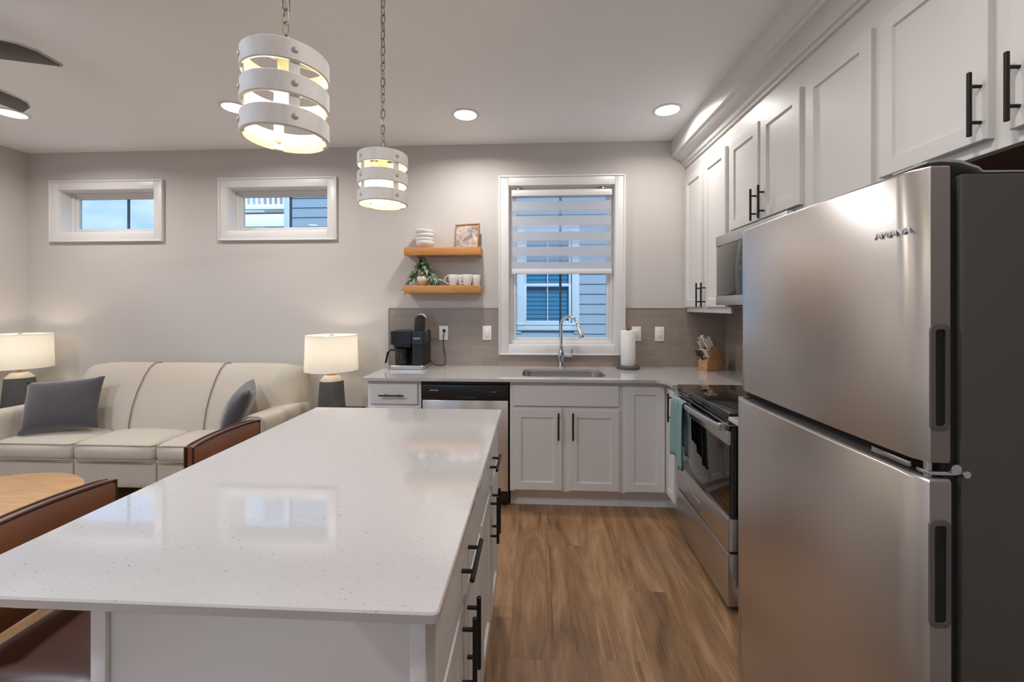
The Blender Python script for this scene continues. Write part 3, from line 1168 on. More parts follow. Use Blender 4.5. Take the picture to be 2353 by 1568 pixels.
# faucet
FX, FY = .222, 3.478
t = thing('faucet', 'chrome gooseneck pull-down faucet behind the sink', 'faucet', (FX, FY, CT))
mb = MB()
mb.lathe([(.031, 0), (.031, .006), (.025, .010), (.023, .03), (.020, .045), (.022, .07), (.028, .095), (.027, .115), (.019, .14), (.0165, .165), (.019, .17), (.019, .178), (.0135, .182)], (FX, FY, CT), 28)
mb.build('base', chrome_m, t)
mb = MB()
pts = [(FX, FY, CT + .17), (FX, FY, 1.2), (FX, FY, 1.255)]
dx, dy = .062, -.062
for k in range(1, 12):
    a = PI * k / 11 * .93
    pts.append((FX + dx * (1 - math.cos(a)), FY + dy * (1 - math.cos(a)), 1.255 + .080 * math.sin(a)))
mb.tube(pts, .0125, 16)
mb.build('spout', chrome_m, t)
e = Vector(pts[-1]); dn = (Vector(pts[-1]) - Vector(pts[-2])).normalized()
mb = MB(); mb.tube([e - dn * .01, e + dn * .005, e + dn * .03, e + dn * .07, e + dn * .10, e + dn * .112], [.0135, .016, .0165, .021, .0245, .020], 18)
mb.build('spray_head', chrome_m, t)
mb = MB(); mb.tube([(FX + .02, FY, CT + .098), (FX + .055, FY - .005, CT + .10), (FX + .085, FY - .008, CT + .102), (FX + .095, FY - .008, CT + .102)], [.010, .013, .014, .009], 14)
mb.tube([(FX + .083, FY - .008, CT + .10), (FX + .086, FY - .009, CT + .13), (FX + .09, FY - .012, CT + .158), (FX + .09, FY - .012, CT + .164)], [.006, .0075, .010, .006], 12)
mb.build('lever', chrome_m, t)

# ------------------------------------------------------------------ dishwasher
t = thing('dishwasher', 'stainless dishwasher with black control panel beside the sink cabinet', 'dishwasher', (-.485, 3.2, 0))
mb = MB(); mb.box(-.787, -.178, BFF + .01, YB - .03, .05, CT - .024, .002)
mb.build('tub_case', blackpl_m, t)
mb = MB(); mb.box(-.785, -.180, 2.937, BFF + .012, .124, .757, .004)
mb.build('door', steel_m, t)
mb = MB(); mb.box(-.786, -.179, 2.932, BFF + .012, .759, .866, .008); mb.box(-.784, -.181, 2.945, BFF + .012, .866, .887, .004)
cp = mb.build('control_panel', blackpl_m, t)
mb = MB(); mb.box(-.57, -.40, 2.930, 2.934, .769, .784, .004)
mb.build('handle_recess', blackgl_m, cp)
text_mesh('brand_lettering', 'AMANA', .0135, my_face(2.9318, -.70, .826), plate_m, t, sx=1.3, off=Vector((-.485, 3.2, 0)))
mb = MB()
for k in range(3):
    mb.box(-.415 + k * .016, -.407 + k * .016, 2.9312, 2.933, .826, .829)
for k, xx in enumerate((-.335, -.312, -.288, -.272)):
    mb.cyl((xx, 2.9312, .818), (xx, 2.933, .818), .006 if k > 1 else .0035, n=12)
mb.box(-.265, -.225, 2.9312, 2.933, .826, .828); mb.box(-.33, -.205, 2.9312, 2.933, .797, .7978)
mb.build('indicator_marks', simple('panel_print', C(96, 96, 96), .5), cp)
mb = MB(); mb.box(-.780, -.185, 3.0, 3.02, 0, .123, .002)
mb.build('toe_kick', blackpl_m, t)

# ------------------------------------------------------------------ range (built in its own frame: front faces -x, y runs to the far side)
RW = .735
t = local_thing('stove', 'stainless electric range with black glass top and green towel', 'stove', (.902, 2.362, 0), rotz=rad(-0.9))
hw = RW / 2
mb = MB(); mb.box(.03, .655, -hw + .004, hw - .004, .02, .895, .003)
mb.build('body', blackpl_m, t)
mb = MB(); mb.box(.0, .66, -hw, hw, .893, .922, .006, 3); mb.box(.62, .655, -hw + .01, hw - .01, .915, .935, .006)
ct = mb.build('cooktop', blackgl_m, t)
bp_m = simple('burner_print', C(60, 58, 56), .3)
for (bx, by, br) in ((.17, -.19, .09), (.17, .19, .11), (.45, -.19, .09), (.45, .19, .08)):
    mb = MB()
    mb.lathe([(br, .0), (br, .0006), (br - .002, .0006), (br - .002, 0)], (bx, by, .9222), 40, False, False)
    mb.build('burner_ring', bp_m, ct)
mb = MB(); mb.box(.0015, .04, -hw + .001, hw - .001, .870, .894, .003)
mb.build('front_lip', blackgl_m, t)
mb = MB(); mb.box(-.001, .04, -hw + .002, hw - .002, .8635, .8685, .001)
mb.build('trim_strip', steel_plain_m, t)
mb = MB(); mb.box(.006, .045, -hw + .002, hw - .002, .432, .862, .003)
dr = mb.build('oven_door', blackgl_m, t)
mb = MB(); mb.box(-.004, .010, -hw, hw, .775, .838, .003)
mb.build('door_band', steel_plain_m, dr)
mb = MB(); mb.box(-.004, .045, -hw, hw, .283, .434, .003)
mb.build('lower_panel', steel_plain_m, dr)
mb = MB()
pts = []
for k in range(15):
    u = -1 + 2 * k / 14
    pts.append((-.028 - .026 * (1 - u * u), u * (hw - .035), .850))
loops = []
for p in pts:
    loops.append([(p[0] + .008 * math.cos(a), p[1], p[2] + .016 * math.sin(a)) for a in [2 * PI * i / 14 for i in range(14)]])
mb.loft(loops)
for s in (-1, 1):
    mb.box(-.034, .010, s * (hw - .045) - .018, s * (hw - .045) + .018, .833, .866, .005)
mb.build('oven_handle', steel_plain_m, dr)
text_mesh('brand_lettering', 'AMANA', .022, face_M((-.0045, .03, .345), (0, -1, 0), (0, 0, 1), (-1, 0, 0)), rod_m, dr, sx=1.4)
mb = MB(); mb.box(-.004, .05, -hw, hw, .03, .272, .004)
mb.build('storage_drawer', steel_plain_m, t)
for yy in (-hw + .06, hw - .06):
    for xx in (.09, .58):
        mb = MB(); mb.cyl((xx, yy, 0), (xx, yy, .03), .018)
        mb.build('levelling_foot', blackpl_m, t)
RM = Matrix.Translation((.902, 2.362, 0)) @ Matrix.Rotation(rad(-0.9), 4, 'Z')

# towel over the oven handle
t = thing('dish_towel', 'sage green waffle towel hanging over the oven door handle', 'towel', RM @ Vector((-.05, .16, .52)))
mb = MB()


def towel_sheet(yc, w, zlow_f, zlow_b, ph, amp):
    rows = []
    prof = []
    hx, hz = -.047, .850
    n1 = 14
    for k in range(n1 + 1):
        prof.append((hx - .020 - .004 * math.sin(k / n1 * PI), zlow_f + (hz - zlow_f) * k / n1, 1 - k / n1))
    for k in range(1, 6):
        a = PI - PI * k / 6
        prof.append((hx + .020 * math.cos(a), hz + .022 * math.sin(a), 0))
    for k in range(n1 + 1):
        prof.append((hx + .017, hz - (hz - zlow_b) * k / n1, .3 * k / n1))
    N = 26
    for (px, pz, fl) in prof:
        row = []
        for i in range(N + 1):
            u = i / N
            s = .74 + .26 * min(1, fl * 2.2)
            y = yc + (u - .5) * w * s
            x = px - amp * (.4 + fl) * (math.sin(u * 9.5 + ph) + .4 * math.sin(u * 17 + 1.3 * ph)) * .5
            z = pz + .006 * fl * math.sin(u * 5 + ph)
            row.append(RM @ Vector((x, y, z)))
        rows.append(row)
    mb.loft(rows, False, False, closed=False)


towel_sheet(.205, .17, .525, .60, .3, .010)
towel_sheet(.105, .095, .485, .56, 2.1, .012)
tw = mb.build('towel_cloth', towel_m, t)
md = tw.modifiers.new('thick', 'SOLIDIFY'); md.thickness = .004; md.offset = 0

# ------------------------------------------------------------------ fridge
FX0 = .760
t = thing('fridge', 'tall stainless top-freezer refrigerator with charcoal sides', 'refrigerator', (1.15, 1.25, 0))
mb = MB(); mb.box(.832, 1.545, .866, 1.640, .025, 1.676, .006)
mb.build('cabinet', fridge_side_m, t)
mb = MB(); mb.box(.812, .835, .876, 1.630, .05, 1.67, .004)
mb.build('door_gasket', gasket_m, t)


doorside_m = simple('painted_grey_door_edge', C(136, 129, 125), .38, metal=.3)


def fridge_door(x, y0, y1, z0, z1, hz0, hz1):
    """slightly bowed front; pocket handle in the side that faces the camera"""
    mb = MB()
    xb = .812
    n = 24
    loop = []
    for i in range(n + 1):
        u = i / n
        y = y0 + (y1 - y0) * u
        bow = .008 * (1 - (2 * u - 1) ** 2)
        edge = min(u, 1 - u) * (y1 - y0)
        rr = .012
        dx_ = rr - math.sqrt(max(0, rr * rr - (rr - min(edge, rr)) ** 2)) if edge < rr else 0
        loop.append((x - bow + dx_, y))
    loop += [(xb, y1), (xb, y0)]
    e = .006

    def inset(d):
        return [(xx + d * (1 if i <= n else 0), yy + (d if yy < (y0 + y1) / 2 else -d) * (1 if (i in (0, n) or i > n) else .0)) for i, (xx, yy) in enumerate(loop)]
    mb.loft([[(a, b, z0) for a, b in inset(e)], [(a, b, z0 + e * .3) for a, b in inset(e * .3)], [(a, b, z0 + e) for a, b in loop], [(a, b, z1 - e) for a, b in loop], [(a, b, z1 - e * .3) for a, b in inset(e * .3)], [(a, b, z1) for a, b in inset(e)]])
    d = mb.build('door', [steel_m, doorside_m], t, smooth=50)
    for p_ in d.data.polygons:
        if abs(p_.normal.x) < .6:
            p_.material_index = 1
    mb = MB()
    # grip bezel: rounded ring proud of the side face, with a dark pocket
    cx0, cx1 = x + .010, xb - .003
    o_ = rounded([(cx0, hz0, .012), (cx1, hz0, .012), (cx1, hz1, .012), (cx0, hz1, .012)])
    i_ = rounded([(cx0 + .008, hz0 + .010, .006), (cx1 - .008, hz0 + .010, .006), (cx1 - .008, hz1 - .010, .006), (cx0 + .008, hz1 - .010, .006)])
    mb.loft([[(a, y0 + .001, b) for a, b in o_], [(a, y0 - .003, b) for a, b in o_], [(a, y0 - .004, b) for a, b in i_], [(a, y0 - .0006, b) for a, b in i_]], True, False)
    gb = mb.build('grip', greyplas_m, d)
    mb = MB(); mb.loft([[(a, y0 - .0007, b) for a, b in i_], [(a, y0 - .0011, b) for a, b in i_]])
    mb.build('grip_pocket', gasket_m, d)
    return d


d = fridge_door(.7635, .868, 1.614, 1.108, 1.694, 1.173, 1.382)
fridge_door(.760, .866, 1.640, .06, 1.078, .790, 1.000)
text_mesh('brand_lettering', 'AMANA', .020, face_M((.7592, .937, 1.571), (0, -1, 0), (0, 0, 1), (-1, 0, 0)), simple('badge_metal', C(228, 228, 234), .35, metal=.4), d, ext=.002, sx=1.28, off=Vector((1.15, 1.25, 0)))
mb = MB()
pr_ = [(.775, 1.6995), (.80, 1.7025), (.835, 1.700), (.87, 1.688), (.88, 1.680), (.99, 1.680), (.99, 1.683), (.88, 1.684), (.872, 1.692), (.838, 1.705), (.80, 1.7075), (.775, 1.7035)]
mb.loft([[(x, .875, z) for x, z in pr_], [(x, .955, z) for x, z in pr_]])
mb.cyl((.95, .90, 1.683), (.95, .90, 1.688), .007); mb.cyl((.79, .91, 1.69), (.79, .91, 1.71), .008)
mb.build('hinge_cover', simple('grey_hinge', C(172, 174, 170), .4), t)
mb = MB(); mb.box(.775, .86, .872, .90, 1.084, 1.092, .002); mb.cyl((.785, .885, 1.078), (.785, .885, 1.108), .007)
mb.cyl((.822, .866, 1.098), (.822, .876, 1.098), .010); mb.cyl((.838, .862, 1.09), (.838, .872, 1.09), .007)
mb.box(.765, .775, .905, 1.0, 1.088, 1.100, .001)
mb.build('middle_hinge', steelp_m, t)
mb = MB(); mb.box(.80, .835, .875, 1.63, 1.078, 1.108)
mb.build('door_gap_rail', gasket_m, t)
mb = MB(); mb.cyl((.785, 1.60, 1.0775), (.785, 1.60, 1.082), .012)
mb.build('hinge_cap', greyplas_m, t)
mb = MB(); mb.box(.80, .85, .88, 1.63, .0, .058, .004)
mb.build('toe_grille', blackpl_m, t)

# ------------------------------------------------------------------ island
IX0, IX1, IY0, IY1 = -1.082, -.156, .682, 2.05
mb = MB(); slab_poly(mb, rounded([(IX0, IY0, .012), (IX1, IY0, .012), (IX1, IY1, .008), (IX0, IY1, .008)], 5), CT - .02, CT, .003)
tag(mb.build('island_countertop', quartz_m, smooth=30), 'big white quartz island top with window reflections in the foreground', 'countertop')
IFX = -.190   # cabinet face frame


def px_face(x, y_near, z):
    return face_M((x, y_near, z), (0, 1, 0), (0, 0, 1), (1, 0, 0))


def island_cab(label, y0, y1, end=False):
    t = thing('island_cabinet', label, 'cabinet', ((IFX - .77) / 2, (y0 + y1) / 2, 0), 'island base cabinets')
    mb = MB(); mb.box(-.752 if end else -.765, IFX, y0, y1, .105, BT - .0005, .001)
    mb.build('body', cab_m, t)
    mb = MB(); mb.box(-.75, IFX - .075, y0 + .01, y1 - .01, 0, .105)
    mb.build('toe_kick', toe_m, t)
    w = y1 - y0
    d = slab(w - .04, .165, .018, px_face(IFX, y0 + .02, .700)).build('drawer', cab_m, t)
    bar_pull(px_face(IFX + .018, (y0 + y1) / 2, .786), .17, .1, False).build('handle', pull_m, d)
    hw_ = (w - .04 - .03) / 2
    for k in range(2):
        ya = y0 + .02 + k * (hw_ + .03)
        d = shaker(hw_, .55, .018, px_face(IFX, ya, .135)).build('door', cab_m, t)
        py = ya + hw_ - .022 if k == 0 else ya + .022
        bar_pull(px_face(IFX + .018, py, .573), .186, .128).build('handle', pull_m, d)
    return t


t = island_cab('white island base cabinet at the near end facing the fridge', .722, 1.374, True)
island_cab('white island base cabinet at the far end facing the stove', 1.376, 2.02)
mb = MB()
mb.box(-.770, IFX, .703, .7215, 0, BT - .0005, .001)
mb.box(-.770, -.742, .694, .7035, 0, BT - .0005, .002)
mb.box(-.208, -.180, .694, .7035, 0, BT - .0005, .002)
mb.build('end_panel', cab_m, t)
t = thing('island_back_panel', 'white panel closing the stool side of the island', 'panel', (-.77, 1.36, 0))
mb = MB(); mb.box(-.782, -.7655, .725, 2.02, 0, BT - .0005, .001)
mb.build('panel', cab_m, t)

# ------------------------------------------------------------------ pendants
PR = .100


def pendant(name):
    t = local_thing(name, 'x', 'pendant light', (0, 0, 0), 'drum pendants over the island')
    zb = -.204
    for k in range(3):
        z0 = zb + k * .077
        mb = MB()
        lp = []
        for r, z in ((PR - .007, z0), (PR - .003, z0), (PR, z0 + .003), (PR, z0 + .047), (PR - .003, z0 + .05), (PR - .007, z0 + .05)):
            lp.append((r, z))
        mb.lathe(lp, (0, 0, 0), 64, False, False)
        mb.mi = 1
        mb.lathe([(PR - .007, z0 + .05), (PR - .0075, z0 + .025), (PR - .007, z0)], (0, 0, 0), 64, False, False)
        mb.build('band', [whitewash_m, cream_m], t)
    for k in range(4):
        a = k * PI / 2
        mb = MB()
        Mx = Matrix.Rotation(a, 4, 'Z')
        mb.box(PR - .0115, PR - .0075, -.012, .012, zb + .001, -.001, .001, M=Mx)
        s = mb.build('strap', whitewash_m, t)
        for j in range(3):
            mb = MB()
            z = zb + j * .077 + .025
            mb.cyl(Matrix.Rotation(a, 4, 'Z') @ Vector((PR - .0115, 0, z)), Matrix.Rotation(a, 4, 'Z') @ Vector((PR, 0, z)), .004, n=8)
            for sx_, r0 in ((1, PR - .001), (-1, PR - .0113)):
                R = Matrix.Rotation(a, 4, 'Z') @ Matrix.Translation((r0, 0, z)) @ Matrix.Rotation(PI / 2 * sx_, 4, 'Y')
                mb.lathe([(.0078, 0), (.0072, .0025), (.0045, .0045), (.0015, .0052)], (0, 0, 0), 14, True, True, M=R)
            mb.build('bolt', brass_dark_m, s)
    mb = MB()
    mb.tube([(-PR + .008, 0, -.006), (PR - .008, 0, -.006)], .004, 8)
    mb.tube([(0, -PR + .008, -.006), (0, PR - .008, -.006)], .004, 8)
    mb.build('cross_bar', bronze_m, t)
    mb = MB()
    mb.lathe([(.008, .012), (.017, .004), (.019, -.01), (.019, -.062), (.016, -.066)], (0, 0, 0), 20)
    mb.build('socket', bulbsock_m, t)
    mb = MB()
    mb.lathe([(.012, -.066), (.016, -.078), (.025, -.100), (.0285, -.118), (.025, -.136), (.014, -.146), (.004, -.149)], (0, 0, 0), 20)
    mb.build('bulb', bulb_m, t)
    # chain and cord
    top = ZC - 2.037
    mb = MB()
    mb.ring([(.012 * math.cos(a), 0, .018 + .012 * math.sin(a)) for a in [2 * PI * i / 14 for i in range(14)]], .0022, 8)
    z = .040
    k = 0
    while z < top - .035:
        pts = []
        for i in range(18):
            a = 2 * PI * i / 18
            u = .0085 * math.cos(a)
            w = .0195 * math.sin(a)
            if abs(math.sin(a)) < .75:
                u = .0085 * (1 if math.cos(a) > 0 else -1)
            ang = .35 + (PI / 2 if k % 2 else 0) + .12 * math.sin(k * 1.7)
            pts.append((u * math.cos(ang), u * math.sin(ang), z + w))
        mb.ring(pts, .0018, 7)
        z += .0325
        k += 1
    mb.build('chain', bronze_m, t)
    mb = MB()
    pts = []
    for i in range(60):
        zz = .01 + (top - .03) * i / 59
        pts.append((.005 * math.sin(i * .8), .005 * math.cos(i * .8), zz))
    mb.tube(pts, .0016, 6)
    mb.build('cord', simple('cream_cord', C(196, 188, 168), .7), t)
    mb = MB()
    mb.lathe([(.062, top - .0005), (.062, top - .012), (.05, top - .022), (.012, top - .026), (.010, top - .035)], (0, 0, 0), 32)
    mb.build('canopy', bronze_m, t)
    return t


PZ = 2.037
p1 = pendant('pendant_light')
p1['label'] = 'larger-looking near drum pendant of banded whitewashed wood over the island'
p1.location = (-.62, 1.026, PZ)
p1.rotation_euler = (0, 0, rad(-48))
p2 = dup(p1, (-.62, 1.705, PZ), rad(-37), 'smaller-looking far drum pendant of banded whitewashed wood beside the shelves')
# ------------------------------------------------------------------ ceiling fan
FC = (-2.62, 1.42)
t = local_thing('ceiling_fan', 'dark-bladed ceiling fan over the sitting area at upper left', 'ceiling fan', (FC[0], FC[1], 2.45))
mb = MB(); mb.lathe([(.02, .3395), (.07, .3395), (.07, .30), (.03, .28), (.014, .275), (.014, .10), (.05, .09), (.10, .06), (.11, .0), (.09, -.04), (.03, -.05)], (0, 0, 0), 36)
mb.build('motor_housing', nickel_m, t)
mb = MB(); mb.lathe([(.085, -.045), (.10, -.06), (.095, -.10), (.06, -.135), (.01, -.145)], (0, 0, 0), 36)
mb.build('added_globe', emis('added_fan_globe', FAN_COL + (1,), .25 * W_FAN), t)  # globe added under the fan to brighten the ceiling
ld = bpy.data.lights.new('added_fan_bulb', 'POINT'); ld.energy = W_FAN; ld.color = FAN_COL; ld.shadow_soft_size = .09  # added lamp that goes with the globe
lo = bpy.data.objects.new('added_fan_bulb', ld); COL.objects.link(lo); lo.parent = t; lo.location = (0, 0, -.25)
for k in range(5):
    a = rad(19 + 72 * k)
    mb = MB()
    out = [(.12, -.035), (.22, -.062), (.45, -.068), (.56, -.066), (.60, -.055), (.64, -.02), (.668, .05), (.672, .062), (.664, .068), (.45, .068), (.22, .062), (.12, .035)]
    Mx = Matrix.Rotation(a, 4, 'Z') @ Matrix.Rotation(rad(-7), 4, 'X')

    def sc(f):
        cxx = .40
        return [(cxx + (x - cxx) * (1 - f * .02), y * (1 - f * .10)) for x, y in out]
    mb.mi = 0
    q = sc(.75)
    mb.loft([[(x, y, -.004) for x, y in q]], True, False, M=Mx)
    mb.mi = 1
    mb.loft([[(x, y, -.004) for x, y in q], [(x, y, -.0025) for x, y in out], [(x, y, .006) for x, y in out], [(x, y, .007) for x, y in q]], False, True, M=Mx)
    bmesh.ops.remove_doubles(mb.bm, verts=mb.bm.verts, dist=1e-5)
    mb.build('blade', [fan_m, fanedge_m], t, smooth=30)
    mb = MB(); mb.box(.08, .17, -.02, .02, -.004, .004, .002, M=Matrix.Rotation(a, 4, 'Z') @ Matrix.Translation((0, 0, .012)))
    mb.build('blade_iron', nickel_m, t)

# ------------------------------------------------------------------ floating shelves and what stands on them
SHX0, SHX1, SHY = -1.067, -.434, 3.415
SH1, SH2 = 1.900, 1.588
for z, lb in ((SH1, 'upper honey-wood floating shelf with bowls and a picture'), (SH2, 'lower honey-wood floating shelf with mugs and a plant')):
    mb = MB(); mb.box(SHX0, SHX1, SHY, YB - .0005, z - .064, z, .003)
    tag(mb.build('floating_shelf', shelfwood_m), lb, 'shelf', 'floating wood shelves')

bowl_names = ['bottom white bowl of the stack on the upper shelf', 'white bowl second from the bottom of the shelf stack', 'tilted white bowl second from the top of the shelf stack', 'topmost white bowl of the stack on the upper shelf']
BC = (-.913, 3.484)
zz = SH1 + .0005
for k in range(4):
    mb = MB()
    h = .056 if k == 0 else .05
    prof = [(.034, 0), (.044, .004), (.068, .022), (.0765, .042), (.0755, h), (.073, h + .002), (.0705, h), (.071, .042), (.062, .026), (.036, .010), (.004, .0085)]
    tilt = Matrix.Translation((BC[0] + (.003, 0, .002, -.003)[k] * 2, BC[1], zz)) @ Matrix.Rotation(rad((0, -1, -4, 3)[k]), 4, 'Y') @ Matrix.Scale(.88, 4, (0, 1, 0))
    mb.lathe(prof, (0, 0, 0), 40, True, True, M=tilt)
    tag(mb.build('bowl', ceramic_m), bowl_names[k], 'bowl', 'white bowls stacked on the upper shelf')
    zz += .0335 if k == 0 else .0335

# picture, leaning and turned a little
t = local_thing('framed_picture', 'small wood-framed grey sea and cloud painting on the upper shelf', 'picture', (-.560, 3.500, SH1 + .0005), rotz=rad(-14))
lean = Matrix.Rotation(rad(-5), 4, 'X')
w, h = .215, .205
mb = MB()
for a in ((-w / 2, -w / 2 + .009, 0, h), (w / 2 - .009, w / 2, 0, h), (-w / 2, w / 2, 0, .009), (-w / 2, w / 2, h - .009, h)):
    mb.box(a[0], a[1], -.014, .014, a[2], a[3], .001, M=lean)
mb.build('frame', framewood_m, t)
mb = MB(); mb.box(-w / 2 + .006, w / 2 - .006, -.008, .008, .006, h - .006, M=lean)
mb.build('canvas', art_m, t, smooth=0)

# mugs
mug_lab = ['leftmost white mug on the lower shelf, its handle towards the plant', 'middle white mug in the front row on the lower shelf', 'rightmost white mug on the lower shelf', 'white mug half hidden behind the two left mugs on the lower shelf']


def mug(x, y, rot, lb):
    t = local_thing('mug', lb, 'mug', (x, y, SH2 + .0005), 'white mugs on the lower shelf', rotz=rot)
    mb = MB()
    mb.lathe([(.022, 0), (.029, .002), (.034, .02), (.0395, .055), (.042, .088), (.0415, .0895), (.0395, .088), (.037, .055), (.031, .015), (.004, .010)], (0, 0, 0), 32)
    mb.build('cup', ceramic_m, t)
    mb = MB()
    pts = []
    for k in range(13):
        u = k / 12
        a = -PI * .42 + u * PI * .92
        pts.append((.036 + .036 * math.cos(a) * (1 - .15 * u), 0, .047 + .034 * math.sin(a)))
    pts = [(.031, 0, .014)] + pts + [(.039, 0, .078)]
    mb.tube(pts, .0042, 10)
    mb.build('handle', ceramic_m, t)
    return t


mug(-.667, 3.462, PI + .12, mug_lab[0])
mug(-.549, 3.460, PI + .05, mug_lab[1])
mug(-.486, 3.514, rad(160), mug_lab[2])
mug(-.612, 3.514, rad(80), mug_lab[3])

# plant
random.seed(5)
t = thing('potted_plant', 'trailing variegated plant in a round clay pot on the lower shelf', 'plant', (-.925, 3.475, SH2 + .0005))
pc = Vector((-.925, 3.475, SH2 + .0005))
mb = MB()
mb.lathe([(.026, 0), (.034, .004), (.050, .025), (.056, .045), (.050, .068), (.040, .078), (.037, .076), (.046, .066), (.050, .045), (.03, .02)], tuple(pc), 32)
mb.build('pot', terra_m, t)
mb = MB(); mb.lathe([(.046, .060), (.02, .063)], tuple(pc), 24)
mb.build('soil', soil_m, t)
mb = MB()
uvl = mb.bm.loops.layers.uv.new('UVMap')
stems = MB()


def leaf(p, d, up, L, W):
    d = d.normalized()
    s = d.cross(up).normalized()
    n = s.cross(d).normalized()
    prof = [(0, .10), (.12, .55), (.3, .95), (.5, 1.0), (.7, .72), (.88, .32), (1, 0.03)]
    lft, mid_, rgt = [], [], []
    for (u, w_) in prof:
        c = p + d * (u * L) - n * (u * u * L * .28)
        lft.append(mb.bm.verts.new(c - s * W * w_ / 2 + n * W * w_ * .16))
        mid_.append(mb.bm.verts.new(c))
        rgt.append(mb.bm.verts.new(c + s * W * w_ / 2 + n * W * w_ * .16))
    for i in range(len(prof) - 1):
        for A, B, u0, u1 in ((lft, mid_, 0, .5), (mid_, rgt, .5, 1)):
            f = mb.bm.faces.new((A[i], B[i], B[i + 1], A[i + 1]))
            for lp_, uvv in zip(f.loops, ((u0, i / 6), (u1, i / 6), (u1, (i + 1) / 6), (u0, (i + 1) / 6))):
                lp_[uvl].uv = uvv


top = pc + Vector((0, 0, .07))
# (direction x, direction y, rise, drop at the end)
runs = [(-.13, -.015, .035, -.085), (-.145, -.03, .03, -.10), (-.10, -.02, .055, -.04), (.10, -.02, .05, -.05), (.15, -.025, .035, -.075), (.13, -.03, .06, -.02),
        (-.05, -.02, .09, .06), (.04, -.02, .10, .075), (-.02, .0, .125, .11), (.02, -.015, .12, .10), (-.07, .0, .07, .04), (.075, 0, .075, .04), (.0, -.03, .06, .02), (-.09, -.03, .02, -.03), (.07, -.035, .03, -.02), (.03, .005, .13, .12), (-.04, .005, .11, .09)]
for (rx, ry, rise, drop) in runs:
    pts = []
    for k in range(9):
        u = k / 8
        pts.append(top + Vector((rx * u, ry * u, rise * math.sin(PI * min(u * 1.1, 1)) * .9 + drop * u * u)))
    stems.tube(pts, .0012, 5)
    nl = 5
    for j in range(nl):
        u = .30 + .70 * j / (nl - 1)
        k = min(7, int(u * 8))
        p = pts[k].lerp(pts[k + 1], u * 8 - k) if k < 8 else pts[8]
        tdir = (pts[min(k + 1, 8)] - pts[max(k - 1, 0)]).normalized()
        side = Vector((random.uniform(-.6, .6), random.uniform(-.9, .15), random.uniform(-.45, .5)))
        dd_ = tdir * .8 + side
        L_ = random.uniform(.046, .072)
        leaf(p, dd_, Vector((0, -.55, .8)) + Vector((random.uniform(-.3, .3), 0, 0)), L_, L_ * random.uniform(.42, .58))
mb.build('foliage', leaf_m, t, smooth=60)
stems.build('stem', simple('green_stem', C(96, 118, 74), .6), t)

# ------------------------------------------------------------------ wall plates
def plate(kind, xc, zc, lb):
    yf = YB - .009
    t = thing('outlet' if kind == 'outlet' else 'light_switch', lb, 'outlet' if kind == 'outlet' else 'light switch', (xc, yf, zc), 'white outlets and switches on the backsplash')
    mb = MB(); mb.box(xc - .038, xc + .038, yf - .006, yf, zc - .060, zc + .060, .003)
    mb.build('cover_plate', plate_m, t)
    if kind == 'outlet':
        mb = MB(); mb.box(xc - .017, xc + .017, yf - .0075, yf - .005, zc - .034, zc + .034, .002)
        f = mb.build('receptacle', plate_m, t)
        mb = MB()
        for s in (-1, 1):
            z = zc + s * .019
            mb.box(xc - .0075, xc - .0055, yf - .0079, yf - .007, z - .001, z + .007)
            mb.box(xc + .0055, xc + .0075, yf - .0079, yf - .007, z - .001, z + .006)
            mb.cyl((xc, yf - .0079, z - .008), (xc, yf - .007, z - .008), .0024, n=10)
        mb.build('slots', slot_m, f)
    else:
        mb = MB(); mb.box(xc - .017, xc + .017, yf - .0075, yf - .005, zc - .034, zc + .034, .002)
        mb.build('rocker', plate_m, t)
        mb = MB(); mb.box(xc - .0145, xc + .0145, yf - .010, yf - .007, zc - .030, zc + .030, .003)
        mb.build('paddle', ceramic_m, t)
    return t


plate('outlet', -.766, 1.190, 'white duplex outlet with the coffee maker plugged in')
plate('switch', -.396, 1.191, 'white rocker switch left of the sink window')
plate('switch', .848, 1.188, 'white rocker switch partly behind the paper towel roll')
plate('outlet', 1.037, 1.187, 'white duplex outlet between paper towels and knife block')

# ------------------------------------------------------------------ coffee maker
cz = CT + .0005
t = thing('coffee_maker', 'black and steel coffee maker with open pod lid at the worktop end', 'coffee maker', (-1.0, 3.41, CT))
cx0, cx1, cy0, cy1 = -1.155, -.865, 3.296, 3.525
mb = MB()
slab_poly(mb, rounded([(cx0, cy0, .03), (cx1, cy0, .03), (cx1, cy1, .01), (cx0, cy1, .01)], 8), cz, cz + .030, .003)
mb.build('drip_base', steel_plain_m, t)
mb = MB()
mb.box(cx0 + .006, cx1 - .004, 3.435, cy1, cz + .03, cz + .306, .006)
mb.build('rear_housing', blackpl_m, t)
mb = MB()
slab_poly(mb, rounded([(cx0 + .003, cy0 + .012, .028), (-.972, cy0 + .012, .006), (-.972, 3.44, .002), (cx0 + .003, 3.44, .002)], 8), cz + .195, cz + .303, .004)
mb.build('brew_head', simple('dark_steel', C(52, 52, 54), .28, metal=.7), t)
mb = MB()
slab_poly(mb, rounded([(cx0 + .02, cy0 + .03, .028), (-.985, cy0 + .03, .006), (-.985, 3.44, .002), (cx0 + .02, 3.44, .002)], 8), cz + .172, cz + .196, .003)
mb.build('filter_basket', blackpl_m, t)
mb = MB()
slab_poly(mb, rounded([(-.971, cy0 + .008, .022), (-.868, cy0 + .008, .022), (-.868, 3.44, .002), (-.971, 3.44, .002)], 8), cz + .03, cz + .200, .003)
mb.build('pod_column', simple('matte_black', C(20, 20, 21), .5), t)
mb = MB()
slab_poly(mb, rounded([(-.973, cy0 + .004, .022), (-.866, cy0 + .004, .022), (-.866, 3.44, .002), (-.973, 3.44, .002)], 8), cz + .198, cz + .302, .004)
pd = mb.build('pod_head', simple('gunmetal', C(58, 62, 68), .3, metal=.6), t)
